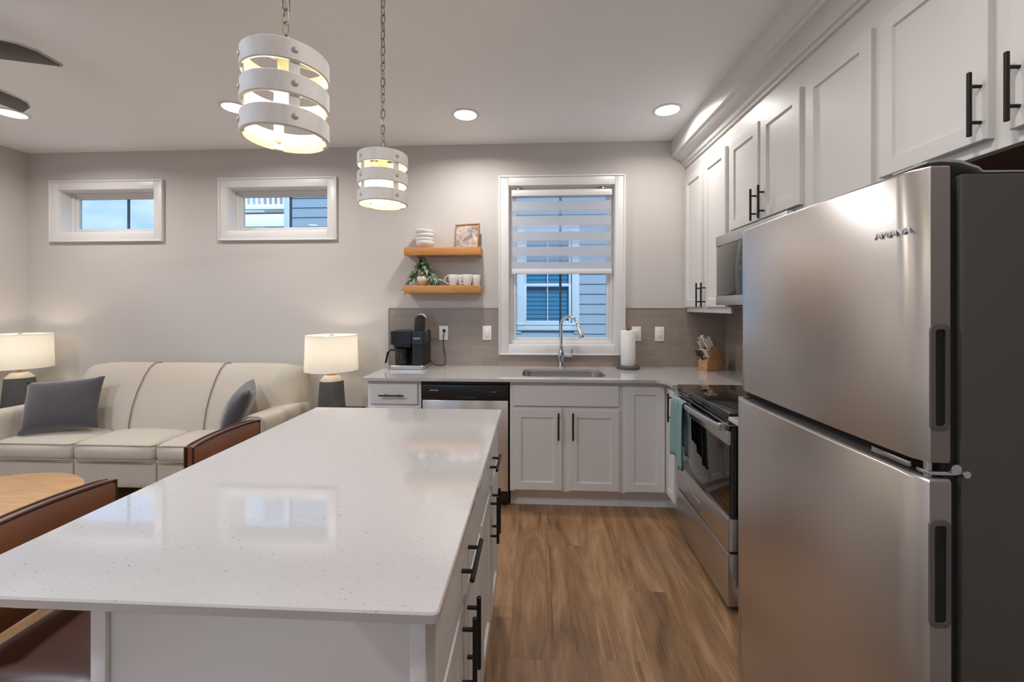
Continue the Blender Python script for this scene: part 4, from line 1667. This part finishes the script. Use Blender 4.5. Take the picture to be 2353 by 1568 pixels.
text_mesh('brand_lettering', 'KEURIG', .0165, my_face(cy0 + .0035, -.928, cz + .246), plate_m, t, off=Vector((-1.0, 3.41, CT)))
# raised lid: arch standing up
mb = MB()


def arch(w_, h_, inset=0):
    pts = [(-w_ / 2 + inset, 0)]
    for k in range(17):
        a = PI - PI * k / 16
        pts.append(((w_ / 2 - inset) * math.cos(a), (h_ - w_ / 2) + (w_ / 2 - inset) * math.sin(a)))
    pts.append((w_ / 2 - inset, 0))
    return pts


ac = -.921
Mt = Matrix.Translation((ac, 3.352, cz + .302)) @ Matrix.Rotation(rad(-14), 4, 'X')
A, B = arch(.104, .140), arch(.104, .140, .012)
mb.loft([[(x, 0, z) for x, z in A], [(x, .045, z) for x, z in A]], M=Mt)
lid = mb.build('pod_lid', blackpl_m, t)
mb = MB()
mb.loft([[(x, -.001, z) for x, z in B], [(x, -.0085, z) for x, z in B]], M=Mt)
mb.cyl(Mt @ Vector((0, -.004, .05)), Mt @ Vector((0, -.02, .05)), .004, n=10)
mb.build('lid_lining', blackgl_m, lid)
mb = MB()
A2 = arch(.110, .144)
mb.loft([[(x, .012, z) for x, z in A2], [(x, .032, z) for x, z in A2]], M=Mt)
mb.build('lid_rim', steelp_m, lid)
mb = MB()
pts = [(-.866, 3.50, cz + .05), (-.845, 3.505, cz + .02), (-.815, 3.51, cz + .006), (-.775, 3.512, cz + .006), (-.752, 3.516, cz + .012), (-.745, 3.523, cz + .05), (-.757, 3.53, cz + .12), (-.765, 3.532, cz + .19), (-.762, 3.53, cz + .25), (-.757, 3.528, cz + .278), (-.754, 3.527, cz + .290)]
# smooth the cord
P = [Vector(p) for p in pts]
sm = []
for i in range(len(P) - 1):
    p0, p1_, p2_, p3 = P[max(i - 1, 0)], P[i], P[i + 1], P[min(i + 2, len(P) - 1)]
    for k in range(5):
        u = k / 5
        sm.append(.5 * ((2 * p1_) + (-p0 + p2_) * u + (2 * p0 - 5 * p1_ + 4 * p2_ - p3) * u * u + (-p0 + 3 * p1_ - 3 * p2_ + p3) * u ** 3))
sm.append(P[-1])
mb.tube(sm, .0034, 8)
mb.box(-.770, -.748, 3.520, 3.5425, cz + .284, cz + .308, .005)
mb.build('power_cord', blackpl_m, t)

t = thing('carafe', 'glass coffee carafe with black handle under the brewer', 'carafe', (-1.062, 3.372, cz + .031))
kc = (-1.066, 3.372, cz + .0325)
mb = MB()
mb.lathe([(.052, .0), (.058, .004), (.060, .02), (.060, .095), (.056, .107), (.054, .107), (.057, .094), (.057, .02), (.050, .006)], kc, 36, True, False)
mb.build('glass_body', carafe_m, t)
mb = MB()
mb.lathe([(.058, .102), (.0605, .105), (.0605, .128), (.05, .136), (.02, .138)], kc, 36)
mb.build('lid', blackpl_m, t)
mb = MB()
hx = kc[0] - .058
loops = []
for (x, z, w_) in ((hx + .012, .119, .014), (hx - .02, .120, .014), (hx - .042, .114, .015), (hx - .054, .098, .015), (hx - .060, .07, .014), (hx - .068, .03, .013), (hx - .072, .010, .011)):
    loops.append([(x + .009 * math.cos(a) + .004 * math.sin(a) * 0, kc[1] - .02 + w_ * math.sin(a), kc[2] + z + .011 * math.cos(a) * (1 if z > .11 else .3)) for a in [2 * PI * i / 12 for i in range(12)]])
mb.loft(loops)
mb.build('handle', simple('dark_brown_plastic', C(34, 26, 26), .35), t)

# ------------------------------------------------------------------ paper towels
t = thing('paper_towel_holder', 'dark marble paper towel stand with a wooden knob', 'paper towel holder', (.757, 3.447, CT))
hc = (.757, 3.447, CT + .0005)
mb = MB(); mb.lathe([(.086, 0), (.091, .003), (.092, .010), (.091, .022), (.088, .025), (.02, .0255)], hc, 48)
mb.build('base', graystone_m, t)
mb = MB(); mb.cyl((hc[0], hc[1], hc[2] + .02), (hc[0], hc[1], hc[2] + .318), .009)
mb.build('post', woodknob_m, t)
mb = MB(); mb.lathe([(.010, .312), (.0135, .314), (.014, .330), (.012, .333)], hc, 20)
mb.build('knob', woodknob_m, t)
t = thing('paper_towel_roll', 'white paper towel roll standing on the dark stand', 'paper towels', (.757, 3.447, CT + .0265))
mb = MB()
mb.lathe([(.0095, .0), (.056, .0), (.0578, .003), (.058, .276), (.056, .2795), (.020, .2795), (.0195, .276), (.0195, .003)], (hc[0], hc[1], CT + .0268), 48, False, False)
mb.build('roll', paper_m, t)

# ------------------------------------------------------------------ knife block
KA = rad(24)
KB = Vector((1.318, 3.378, CT + .0005))
KM = Matrix.Translation(KB) @ Matrix.Rotation(KA, 4, 'Z')      # local +x runs from the nose to the rear, +y across, z up
t = thing('knife_block', 'beech wood knife block in the worktop corner by the stove', 'knife block', KB)
bw = .046
mb = MB()
prof = [(0, 0), (0, .072), (.046, .100), (.032, .140), (.088, .194), (.190, .004), (.186, 0)]
mb.loft([[(x, -bw, z) for x, z in prof], [(x, bw, z) for x, z in prof]], M=KM)
bmesh.ops.bevel(mb.bm, geom=list(mb.bm.edges), offset=.002, segments=2, affect='EDGES')
kb = mb.build('block', blockwood_m, t)
mb = MB(); mb.box(-.0015, .001, -.030, .030, .028, .042, .0008, M=KM)
mb.build('name_plate', rod_m, t)
kdir = Vector((-.52, 0, .855)).normalized()


def knife(base, L, w, th, lb, name='kitchen_knife', mat=knifew_m, group='white-handled knives in the block', cap=True, sway=0.0):
    """handle leaving the block; blade goes down the slot (a slim tang is modelled)"""
    b = Vector(base)
    d = (kdir + Vector((sway * .3, sway, 0))).normalized()
    sx_ = Vector((0, 1, 0))
    n = d.cross(sx_).normalized()
    t = thing(name, lb, 'knife', KM @ b, group)
    mb = MB()
    lps = []
    for u, k in ((.14, .75), (.2, .95), (.45, 1.05), (.7, .92), (.88, 1.08), (.95, 1.1), (.965, .95)):
        c = b + d * (L * u)
        lp_ = []
        for i in range(12):
            a = 2 * PI * i / 12
            ca, sa = math.cos(a), math.sin(a)
            se = lambda v: math.copysign(abs(v) ** .6, v)
            lp_.append(KM @ (c + n * (w / 2 * k * se(ca)) + sx_ * (th / 2 * se(sa))))
        lps.append(lp_)
    mb.loft(lps)
    h_ = mb.build('handle', mat, t)
    if cap:
        mb = MB()
        lps = []
        for u, k in ((.966, 1.0), (.985, 1.08), (1.0, .95)):
            c = b + d * (L * u)
            lps.append([KM @ (c + n * (w / 2 * k * math.copysign(abs(math.cos(a)) ** .6, math.cos(a))) + sx_ * (th / 2 * 1.02 * math.copysign(abs(math.sin(a)) ** .6, math.sin(a)))) for a in [2 * PI * i / 12 for i in range(12)]])
        mb.loft(lps)
        mb.build('end_cap', steelp_m, t)
    mb = MB()
    lps = []
    for u, k in ((.0, .8), (.06, .8), (.14, .78)):
        c = b + d * (L * u + .0008)
        lps.append([KM @ (c + n * (w / 2 * k * math.cos(a)) + sx_ * (th / 2 * .8 * math.sin(a))) for a in [2 * PI * i / 12 for i in range(12)]])
    mb.loft(lps)
    mb.build('bolster', steelp_m, t)
    return t


def up_face(f):  # point on the upper slanted face
    return (.032 + .056 * f, .140 + .054 * f)


def lo_face(f):
    return (.046 * f, .072 + .028 * f)


big = [(.75, .033, .120, 'kitchen knife handle standing farthest back in the knife block'), (.45, .033, .120, 'kitchen knife in front of the rearmost one, far side of the block'),
       (.15, .033, .10, 'short kitchen knife leaning out lowest on the far side of the block'),
       (.80, -.030, .105, 'kitchen knife at the top near edge of the knife block'), (.48, -.030, .105, 'middle of the three kitchen knives on the near edge of the block'), (.16, -.030, .10, 'lowest of the three kitchen knives on the near edge of the block')]
for f, y, L, lb in big:
    x, z = up_face(f)
    knife((x, y, z), L, .020, .014, 'steel-capped white ' + lb)
x, z = up_face(.5)
knife((x, .002, z), .125, .024, .022, 'thick plain white honing rod handle in the middle of the knife block', name='honing_rod', cap=False)
for k in range(6):
    x, z = lo_face(.78)
    knife((x, -.038 + k * .0125, z), .085, .014, .0095, 'white-handled steak knife in the lower row of the knife block', name='steak_knife', group='steak knives in the lower row of the block', cap=False)
x, z = lo_face(.30)
t = thing('kitchen_scissors', 'black-handled scissors in the nose of the knife block', 'scissors', KM @ Vector((x, .012, z)))
mb = MB()
for s in (-1, 1):
    c = Vector((x, .012, z)) + kdir * .065
    sx_ = Vector((0, 1, 0))
    rng = [KM @ (c + sx_ * (s * .014 + .012 * math.cos(a)) + kdir * (.024 * math.sin(a)) + kdir.cross(sx_) * (.006 * s)) for a in [2 * PI * i / 20 for i in range(20)]]
    mb.ring(rng, .0045, 8)
    b0 = Vector((x, .012, z))
    mb.tube([KM @ (b0 + kdir * .001), KM @ (b0 + kdir * .025 + sx_ * s * .003), KM @ (c + sx_ * s * .008 - kdir * .018)], .0052, 8)
mb.build('handles', blackpl_m, t)

# ------------------------------------------------------------------ window shade over the sink
SY = YB + .018
t = thing('roller_shade', 'white banded roller shade covering the upper half of the sink window', 'window shade', (.225, SY, 2.40))
mb = MB(); mb.box(-.190, .652, SY - .022, SY + .028, 2.345, 2.398, .006)
mb.build('headrail', trim_m, t)
for bx in (-.14, .56):
    mb = MB(); mb.box(bx, bx + .025, SY - .01, SY + .02, 2.396, 2.422, .002)
    mb.build('bracket', nickel_m, t)
mb = MB()
z = 2.346
seq = [(1, .016), (2, .024), (0, .075)]
while z > 1.735:
    for mi, hh in seq:
        z1_ = max(z - hh, 1.728)
        if z1_ >= z:
            break
        mb.mi = mi
        mb._add([(-.183, SY, z1_), (.645, SY, z1_), (.645, SY, z), (-.183, SY, z)], [(0, 1, 2, 3)])
        z = z1_
    seq = [(1, .034), (2, .020), (0, .075)]
mb.build('fabric', [shade_opaque_m, shade_mid_m, shade_sheer_m], t, smooth=0)
mb = MB(); mb.box(-.190, .652, SY - .010, SY + .010, 1.688, 1.730, .005)
mb.build('bottom_rail', trim_m, t)

# ------------------------------------------------------------------ sofa
t = thing('sofa', 'beige linen three-seat sofa along the back wall', 'sofa', (-2.86, 3.15, 0))
ax0, ax1, ix0, ix1 = -4.045, -1.865, -3.86, -2.035
SFY, SBY = 2.80, 3.47
mb = MB()
mb.rbox(ax0 + .02, ax1 - .02, SFY + .03, SBY, .13, .345, .02, 6)
ba = mb.build('seat_base', linen_m, t, smooth=60)
mb = MB()
for x in (-3.262, -2.646):
    mb.tube([(x, SFY + .026, .15), (x, SFY + .026, .32)], .004, 6)
mb.build('base_seam', piping_m, ba)
cw_ = (ix1 - ix0) / 3
for k in range(3):
    xa, xb = ix0 + k * cw_ + .002, ix0 + (k + 1) * cw_ - .002
    mb = MB()
    mb.rbox(xa, xb, SFY, 3.20, .325, .455, .045, 12, puff=(0, .016, .028))
    cu_ = mb.build('seat_cushion', linen_m, t, smooth=60)
    mb = MB()
    for zz_ in (.442, .338):
        lp_ = rounded([(xa + .006, SFY + .004, .035), (xb - .006, SFY + .004, .035), (xb - .006, 3.17, .03), (xa + .006, 3.17, .03)], 5)
        pts = []
        for (x, y) in lp_:
            u = (x - xa) / (xb - xa) * 2 - 1
            pts.append((x, y - (.010 * (1 - u * u) if y < SFY + .05 else 0), zz_ + (.006 * (1 - u * u) * (1 if zz_ > .4 else -1) if y < SFY + .05 else 0)))
        mb.ring(pts, .0045, 6)
    mb.build('piping', piping_m, cu_)
bxs = (-3.77, -3.135, -2.53, ax1 - .005)
for k in range(3):
    xa, xb = bxs[k], bxs[k + 1]
    prof = [(3.11, .40), (3.115, .50), (3.14, .62), (3.185, .74), (3.245, .85), (3.295, .915), (3.34, .945), (3.39, .945), (3.43, .92), (3.455, .85), (3.468, .70), (3.47, .30), (3.30, .30)]
    cy_ = 3.33; cz_ = .62
    loops = []
    for u, f in ((0, .955), (.02, .985), (.06, 1.0), (.12, 1.003), (.2, 1.006), (.28, 1.008), (.5, 1.008), (.72, 1.008), (.8, 1.006), (.88, 1.003), (.94, 1.0), (.98, .985), (1, .955)):
        x = xa + (xb - xa) * u
        lift = 0
        if k == 2:
            lift = -.035 * max(0, (u - .55) / .45) ** 2
        if k == 0:
            lift = -.05 * max(0, (.5 - u) / .5) ** 2.2
        w_ = max(0, (u - .72) / .28) if k == 2 else max(0, (.28 - u) / .28) if k == 0 else 0
        w_ = 1 - math.sqrt(max(0, 1 - min(1, w_) ** 2))
        loops.append([(x, (cy_ + (y - cy_) * f) + (3.43 - y) * .86 * w_ * (1 if y < 3.43 else 0), cz_ + (z - cz_) * f + (lift if z > .7 else 0)) for y, z in prof])
    mb = MB()
    mb.loft(loops)
    mb.build('back_panel', linen_m, t, smooth=50)
    if k < 2:
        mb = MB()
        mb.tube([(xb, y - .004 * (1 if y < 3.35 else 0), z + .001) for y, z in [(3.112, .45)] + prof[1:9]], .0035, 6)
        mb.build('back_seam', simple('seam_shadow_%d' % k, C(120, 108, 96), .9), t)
for (xa, xb, s) in ((ax0, ix0, -1), (ix1, ax1, 1)):
    mb = MB()

    def fn(p, u):
        # arm dips slightly in the middle and rolls outwards at the top
        if p.z > 0:
            p = p.copy(); p.z += -.010 * max(0, 1 - u[1] ** 2)
        return p
    mb.rbox(xa, xb, SFY + .03, 3.46, .13, .655, .045, 10, puff=(.012, 0, 0), fn=fn)
    arm = mb.build('arm', linen_m, t, smooth=60)
    mb = MB()
    mb.ring([(x, SFY + .036, z) for x, z in rounded([(xa + .008, .15, .02), (xb - .008, .15, .02), (xb - .008, .648, .05), (xa + .008, .648, .05)], 6)], .005, 6)
    mb.build('piping', piping_m, arm)
for x in (ax0 + .08, ax1 - .08):
    for y in (SFY + .10, SBY - .08):
        mb = MB(); mb.lathe([(.022, 0), (.03, .135)], (x, y, 0), 16)
        mb.build('leg', darkwood_m, t)


# throw pillows
def pillow(lb, loc, w, h, d, rot):
    t = local_thing('throw_pillow', lb, 'pillow', loc, 'grey velvet pillows on the sofa')
    R = rot
    mb = MB()
    n = 18

    def P(u, v, s):
        # pinched corners, puffy middle
        e = (1 - abs(u) ** 2.4) * (1 - abs(v) ** 2.4)
        pinch = 1 - .07 * (1 - abs(u)) ** 1.0 * (abs(v) ** 3) - .0
        x = u * w / 2 * (1 - .075 * (1 - v * v) * abs(u) ** 4)
        z = v * h / 2 * (1 - .075 * (1 - u * u) * abs(v) ** 4)
        y = s * d / 2 * max(e, 0) ** .55 + .004 * math.sin(u * 7 + v * 5) * e
        return R @ Vector((x, y, z))
    fr = [[P(-1 + 2 * i / n, -1 + 2 * j / n, -1) for i in range(n + 1)] for j in range(n + 1)]
    bk = [[P(-1 + 2 * i / n, -1 + 2 * j / n, 1) for i in range(n + 1)] for j in range(n + 1)]
    mb.loft(fr, False, False, closed=False)
    mb.loft(bk, False, False, closed=False)
    bmesh.ops.remove_doubles(mb.bm, verts=mb.bm.verts, dist=.0008)
    mb.build('cover', velvet_m, t, smooth=80)
    return t


pillow('charcoal velvet pillow leaning in the left corner of the sofa', (-3.535, 2.99, .675), .50, .39, .16, Matrix.Rotation(rad(14), 4, 'Z') @ Matrix.Rotation(rad(-17), 4, 'X') @ Matrix.Rotation(rad(-4), 4, 'Y'))
pillow('charcoal velvet pillow against the right arm of the sofa', (-2.145, 2.96, .685), .37, .37, .15, Matrix.Rotation(rad(-58), 4, 'Z') @ Matrix.Rotation(rad(-27), 4, 'X') @ Matrix.Rotation(rad(6), 4, 'Y'))

# ------------------------------------------------------------------ end tables and table lamps
def end_table(x, y, lb):
    t = thing('end_table', lb, 'side table', (x, y, 0), 'end tables beside the sofa')
    mb = MB(); mb.box(x - .19, x + .19, y - .19, y + .19, .555, .58, .004)
    mb.build('tabletop', darkwood_m, t)
    mb = MB(); mb.box(x - .17, x + .17, y - .17, y + .17, .20, .215, .003)
    mb.build('shelf', darkwood_m, t)
    for sx_ in (-1, 1):
        for sy_ in (-1, 1):
            mb = MB(); mb.box(x + sx_ * .17 - .014, x + sx_ * .17 + .014, y + sy_ * .17 - .014, y + sy_ * .17 + .014, 0, .5545, .002)
            mb.build('leg', darkwood_m, t)


def table_lamp(x, y, z, lb):
    t = local_thing('table_lamp', lb, 'lamp', (x, y, z), 'matching table lamps beside the sofa')
    n = 48
    mb = MB()
    mb.mi = 0
    fl = lambda r, dz: [((r + .003 * abs(math.cos(i * PI * 10 / n * 1.0)) ** 8 * -1) * math.cos(2 * PI * i / n), (r - .003 * (abs(math.cos(i * PI * 10 / n)) ** 12)) * math.sin(2 * PI * i / n), dz) for i in range(n)]
    mb.loft([fl(.100, 0), fl(.104, .006), fl(.103, .03), fl(.088, .245), fl(.086, .252)], True, False)
    mb.build('base', lampdark_m, t)
    mb = MB(); mb.lathe([(.0865, .2515), (.084, .258), (.060, .284), (.042, .296), (.030, .300)], (0, 0, 0), 40)
    mb.build('shoulder', lamplight_m, t)
    mb = MB(); mb.lathe([(.040, .2965), (.041, .300), (.040, .303), (.013, .304), (.013, .335), (.009, .336), (.009, .352)], (0, 0, 0), 28)
    mb.build('neck', copper_m, t)
    mb = MB(); mb.tube([(0, 0, .35), (0, 0, .40), (.045, 0, .44), (.045, 0, .52), (0, 0, .60), (0, 0, .612)], .002, 6); mb.tube([(0, 0, .40), (-.045, 0, .44), (-.045, 0, .52), (0, 0, .60)], .002, 6)
    for k in range(3):
        a = 2 * PI * k / 3
        mb.tube([(0, 0, .6), (.185 * math.cos(a), .185 * math.sin(a), .6)], .0015, 6)
    mb.lathe([(.006, .604), (.012, .606), (.012, .612), (.004, .622)], (0, 0, 0), 16)
    mb.build('harp', nickel_m, t)
    mb = MB()
    mb.lathe([(.198, .335), (.190, .607)], (0, 0, 0), 56, False, False)
    sh = mb.build('lamp_shade', lampshade_m, t)
    mb = MB()
    for r, zq in ((.198, .335), (.190, .607)):
        mb = MB()
        mb.ring([(r * math.cos(2 * PI * i / 56), r * math.sin(2 * PI * i / 56), zq) for i in range(56)], .0022, 6)
        mb.build('shade_rim', trim_m, sh)
    mb = MB(); mb.ellipsoid((0, 0, .44), .028, .028, .04, 20, 10)
    mb.build('bulb', lampbulb_m, t)
    ld = bpy.data.lights.new('lamp_bulb', 'POINT')
    ld.energy = W_TABLE; ld.color = TABLE_COL; ld.shadow_soft_size = .04
    lo = bpy.data.objects.new('lamp_bulb', ld); COL.objects.link(lo); lo.parent = t; lo.location = (0, 0, .50)
    return t


end_table(-1.595, 3.27, 'dark end table between the sofa and the kitchen cabinets')
end_table(-4.27, 3.27, 'dark end table in the far left corner of the room')
l1 = table_lamp(-1.593, 3.25, .5805, 'lit drum-shade table lamp at the right end of the sofa')
l2 = dup(l1, (-4.215, 3.25, .5805), 0, 'lit drum-shade table lamp at the left end of the sofa')
for o in list(kids(l1)):
    if o.type == 'LIGHT' and not any(c.type == 'LIGHT' for c in kids(l2)):
        c = o.copy(); COL.objects.link(c); c.parent = l2

# ------------------------------------------------------------------ coffee table
t = thing('coffee_table', 'round light oak coffee table in front of the sofa', 'coffee table', (-2.78, 1.85, 0))
mb = MB(); mb.lathe([(.44, .422), (.462, .426), (.468, .438), (.466, .447), (.460, .450)], (-2.78, 1.85, 0), 80)
mb.build('tabletop', tablewood_m, t)
for k in range(4):
    a = PI / 4 + k * PI / 2
    mb = MB(); mb.cyl((-2.78 + .34 * math.cos(a), 1.85 + .34 * math.sin(a), 0), (-2.78 + .27 * math.cos(a), 1.85 + .27 * math.sin(a), .422), .018, .026)
    mb.build('leg', tablewood_m, t)


# ------------------------------------------------------------------ counter stools (local frame: sitter faces +x)
def stool():
    t = local_thing('counter_stool', 'x', 'stool', (0, 0, 0), 'leather counter stools at the island')
    mb = MB()
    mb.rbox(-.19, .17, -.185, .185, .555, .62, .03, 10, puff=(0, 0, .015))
    mb.build('seat', simple('shade_darkened_seat_leather', C(78, 46, 32), .4, noise=.3, nscale=7), t, smooth=60)  # seat colour darkened to paint in the shade under the worktop
    # curved low back
    mb = MB()
    N = 16
    fl, bl = [], []
    loops = []
    for k in range(N + 1):
        u = -1 + 2 * k / N
        y = u * .186
        x = -.200 + .012 * u * u
        zt = .902 - .007 * u * u
        zb_ = .64
        th = .036
        lp_ = []
        for (dx_, zz_) in ((-th / 2, zb_), (th / 2, zb_), (th / 2 + .012 * (1 - u ** 4), (zb_ + zt) / 2 + .04), (th / 2, zt - .012), (th / 4, zt), (-th / 4, zt), (-th / 2, zt - .012), (-th / 2 - .004, (zb_ + zt) / 2)):
            lp_.append((x + dx_, y, zz_))
        loops.append(lp_)
    mb.loft(loops)
    bk = mb.build('backrest', leather_m, t, smooth=50)
    mb = MB()
    pts = []
    for k in range(N + 1):
        u = -1 + 2 * k / N
        pts.append((-.200 + .012 * u * u + .015, u * .189, .902 - .007 * u * u))
    pts2 = [(p[0], p[1], .645) for p in (pts[0],)] + pts + [(pts[-1][0], pts[-1][1], .645)]
    mb.tube(pts2, .0045, 6)
    pts3 = [(p[0] - .030, p[1], p[2]) for p in pts2]
    mb.tube(pts3, .0045, 6)
    mb.build('piping', leather_edge_m, bk)
    for sy_ in (-1, 1):
        mb = MB(); mb.box(-.200, -.180, sy_ * .12 - .012, sy_ * .12 + .012, .58, .70, .003)
        mb.build('back_support', black_m, t)
    for sx_ in (-1, 1):
        for sy_ in (-1, 1):
            mb = MB(); mb.tube([(sx_ * .20, sy_ * .20, 0), (sx_ * .165, sy_ * .17, .57)], .011, 10)
            mb.build('leg', black_m, t)
    mb = MB()
    q = .19
    mb.ring([(q, -q, .2), (q, 0, .2), (q, q, .2), (0, q, .2), (-q, q, .2), (-q, 0, .2), (-q, -q, .2), (0, -q, .2)], .008, 8)
    mb.build('foot_rail', black_m, t)
    return t


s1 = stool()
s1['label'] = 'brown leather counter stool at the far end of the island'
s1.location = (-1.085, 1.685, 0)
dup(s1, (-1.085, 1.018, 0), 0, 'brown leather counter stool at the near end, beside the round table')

# ------------------------------------------------------------------ outside
mb = MB(); mb.box(-40, 30, YB + .3, 60, -.6, -.5); o = struct(mb.build('ground', grass_m, smooth=0))
HY = 7.6
t = thing('neighbour_house', 'blue-grey lap-sided neighbouring house seen through the sink window', 'house', (0, HY, -.5))
mb = MB()
NX0, NX1 = -4.62, 7.0
NW = (-.18, .665, 1.10, 2.75)     # window opening
z = -.5
lap = .178
row0 = 1.104 - lap * 9
z = row0
while z < 6.2:
    def strip(xa, xb):
        mb.loft([[(xa, HY - .018, z), (xa, HY + .004, z + lap), (xa, HY + .02, z + lap), (xa, HY + .02, z)], [(xb, HY - .018, z), (xb, HY + .004, z + lap), (xb, HY + .02, z + lap), (xb, HY + .02, z)]])
    if z + lap < NW[2] - .09 or z > NW[3] + .1:
        strip(NX0 + .1, NX1)
    else:
        strip(NX0 + .1, NW[0] - .05); strip(NW[1] + .05, NX1)
    z += lap
mb.box(NX0 + .02, NW[0] - .02, HY + .02, HY + 5, -.5, 6.3)
mb.box(NW[1] + .02, NX1, HY + .02, HY + 5, -.5, 6.3)
mb.box(NW[0] - .02, NW[1] + .02, HY + .3, HY + 5, -.5, 6.3)
mb.box(NW[0] - .02, NW[1] + .02, HY + .02, HY + .3, -.5, NW[2]); mb.box(NW[0] - .02, NW[1] + .02, HY + .02, HY + .3, NW[3], 6.3)
mb.build('siding', siding_m, t, smooth=0)
mb = MB(); mb.box(NX0, NX0 + .115, HY - .022, HY + .1, -.5, 6.3, .002)
mb.build('corner_board', exttrim_m, t)
mb = MB()
ring_frame(mb, NW[0] - .125, NW[1] + .14, NW[2] - .115, NW[3] + .12, .13, HY - .04, HY + .0, .004)
mb.box(NW[0] - .13, NW[1] + .145, HY - .055, HY, NW[2] - .02, NW[2] + .015, .003)
wf = mb.build('window_trim', exttrim_m, t)
mb = MB()
ring_frame(mb, NW[0], NW[1], NW[2] + .01, 1.815, .045, HY - .01, HY + .04, .004)
ring_frame(mb, NW[0], NW[1], 1.78, NW[3], .045, HY + .005, HY + .05, .004)
mb.box((NW[0] + NW[1]) / 2 - .008, (NW[0] + NW[1]) / 2 + .008, HY + .0, HY + .03, NW[2], NW[3])
mb.build('window_sash', exttrim_m, t)
mb = MB(); mb.box(NW[0] + .03, NW[1] - .03, HY + .02, HY + .03, NW[2] + .03, NW[3] - .03)
mb.build('window_pane', glass_mat('tinted_glass', (.62, .84, .92, 1), 1.2), t, smooth=0)
mb = MB()
z = NW[2] + .02
while z < NW[3]:
    mb.box(NW[0] + .01, NW[1] - .01, HY + .09, HY + .14, z, z + .004, M=None)
    mb._add([(NW[0] + .01, HY + .085, z), (NW[1] - .01, HY + .085, z), (NW[1] - .01, HY + .10, z + .070), (NW[0] + .01, HY + .10, z + .070)], [(0, 1, 2, 3)])
    z += .078
mb.build('window_blind', extblind_m, t, smooth=0)

BY = 11.0
t = thing('balcony', 'white railed balcony of a house farther away, seen through the high window', 'balcony', (-7, BY, 3.5))
bxa, bxb = -8.3, -5.6
mb = MB(); mb.box(bxa, bxb, BY, BY + .1, 4.03, 4.16, .004); mb.box(bxa, bxb, BY, BY + .1, 5.0, 5.1, .004)
mb.build('rail', balcony_m, t)
for k in range(33):
    x = bxa + .08 + k * .15
    if x > bxb - .05:
        break
    mb = MB(); mb.box(x - .032, x + .032, BY + .02, BY + .08, 4.155, 5.005)
    mb.build('baluster', balcony_m, t)
mb = MB(); mb.box(bxa, bxb, BY + .02, BY + .12, 3.565, 3.90, .004)
mb.build('fascia', balcony_m, t)
mb = MB(); mb.box(bxa, bxb, BY + .06, BY + 1.6, 3.90, 3.96, .004)
mb.build('deck', brownboard_m, t)
mb = MB(); mb.box(bxa, bxb, BY + .3, BY + .4, 3.2, 3.57, .004)
mb.build('beam', brownboard_m, t)
for x in (bxa + .06, bxb - .3):
    mb = MB(); mb.box(x - .06, x + .06, BY + .13, BY + .25, -.5, 3.90, .003)
    mb.build('post', balcony_m, t)
t = thing('distant_house', 'grey house wall behind the white balcony rail', 'house', (-8, BY + 3, -.5))
mb = MB(); mb.box(bxa, -5.2, BY + 1.6, BY + 5, -.5, 7.0)
mb.build('wall', simple('grey_siding', C(150, 150, 160), .7), t, smooth=0)
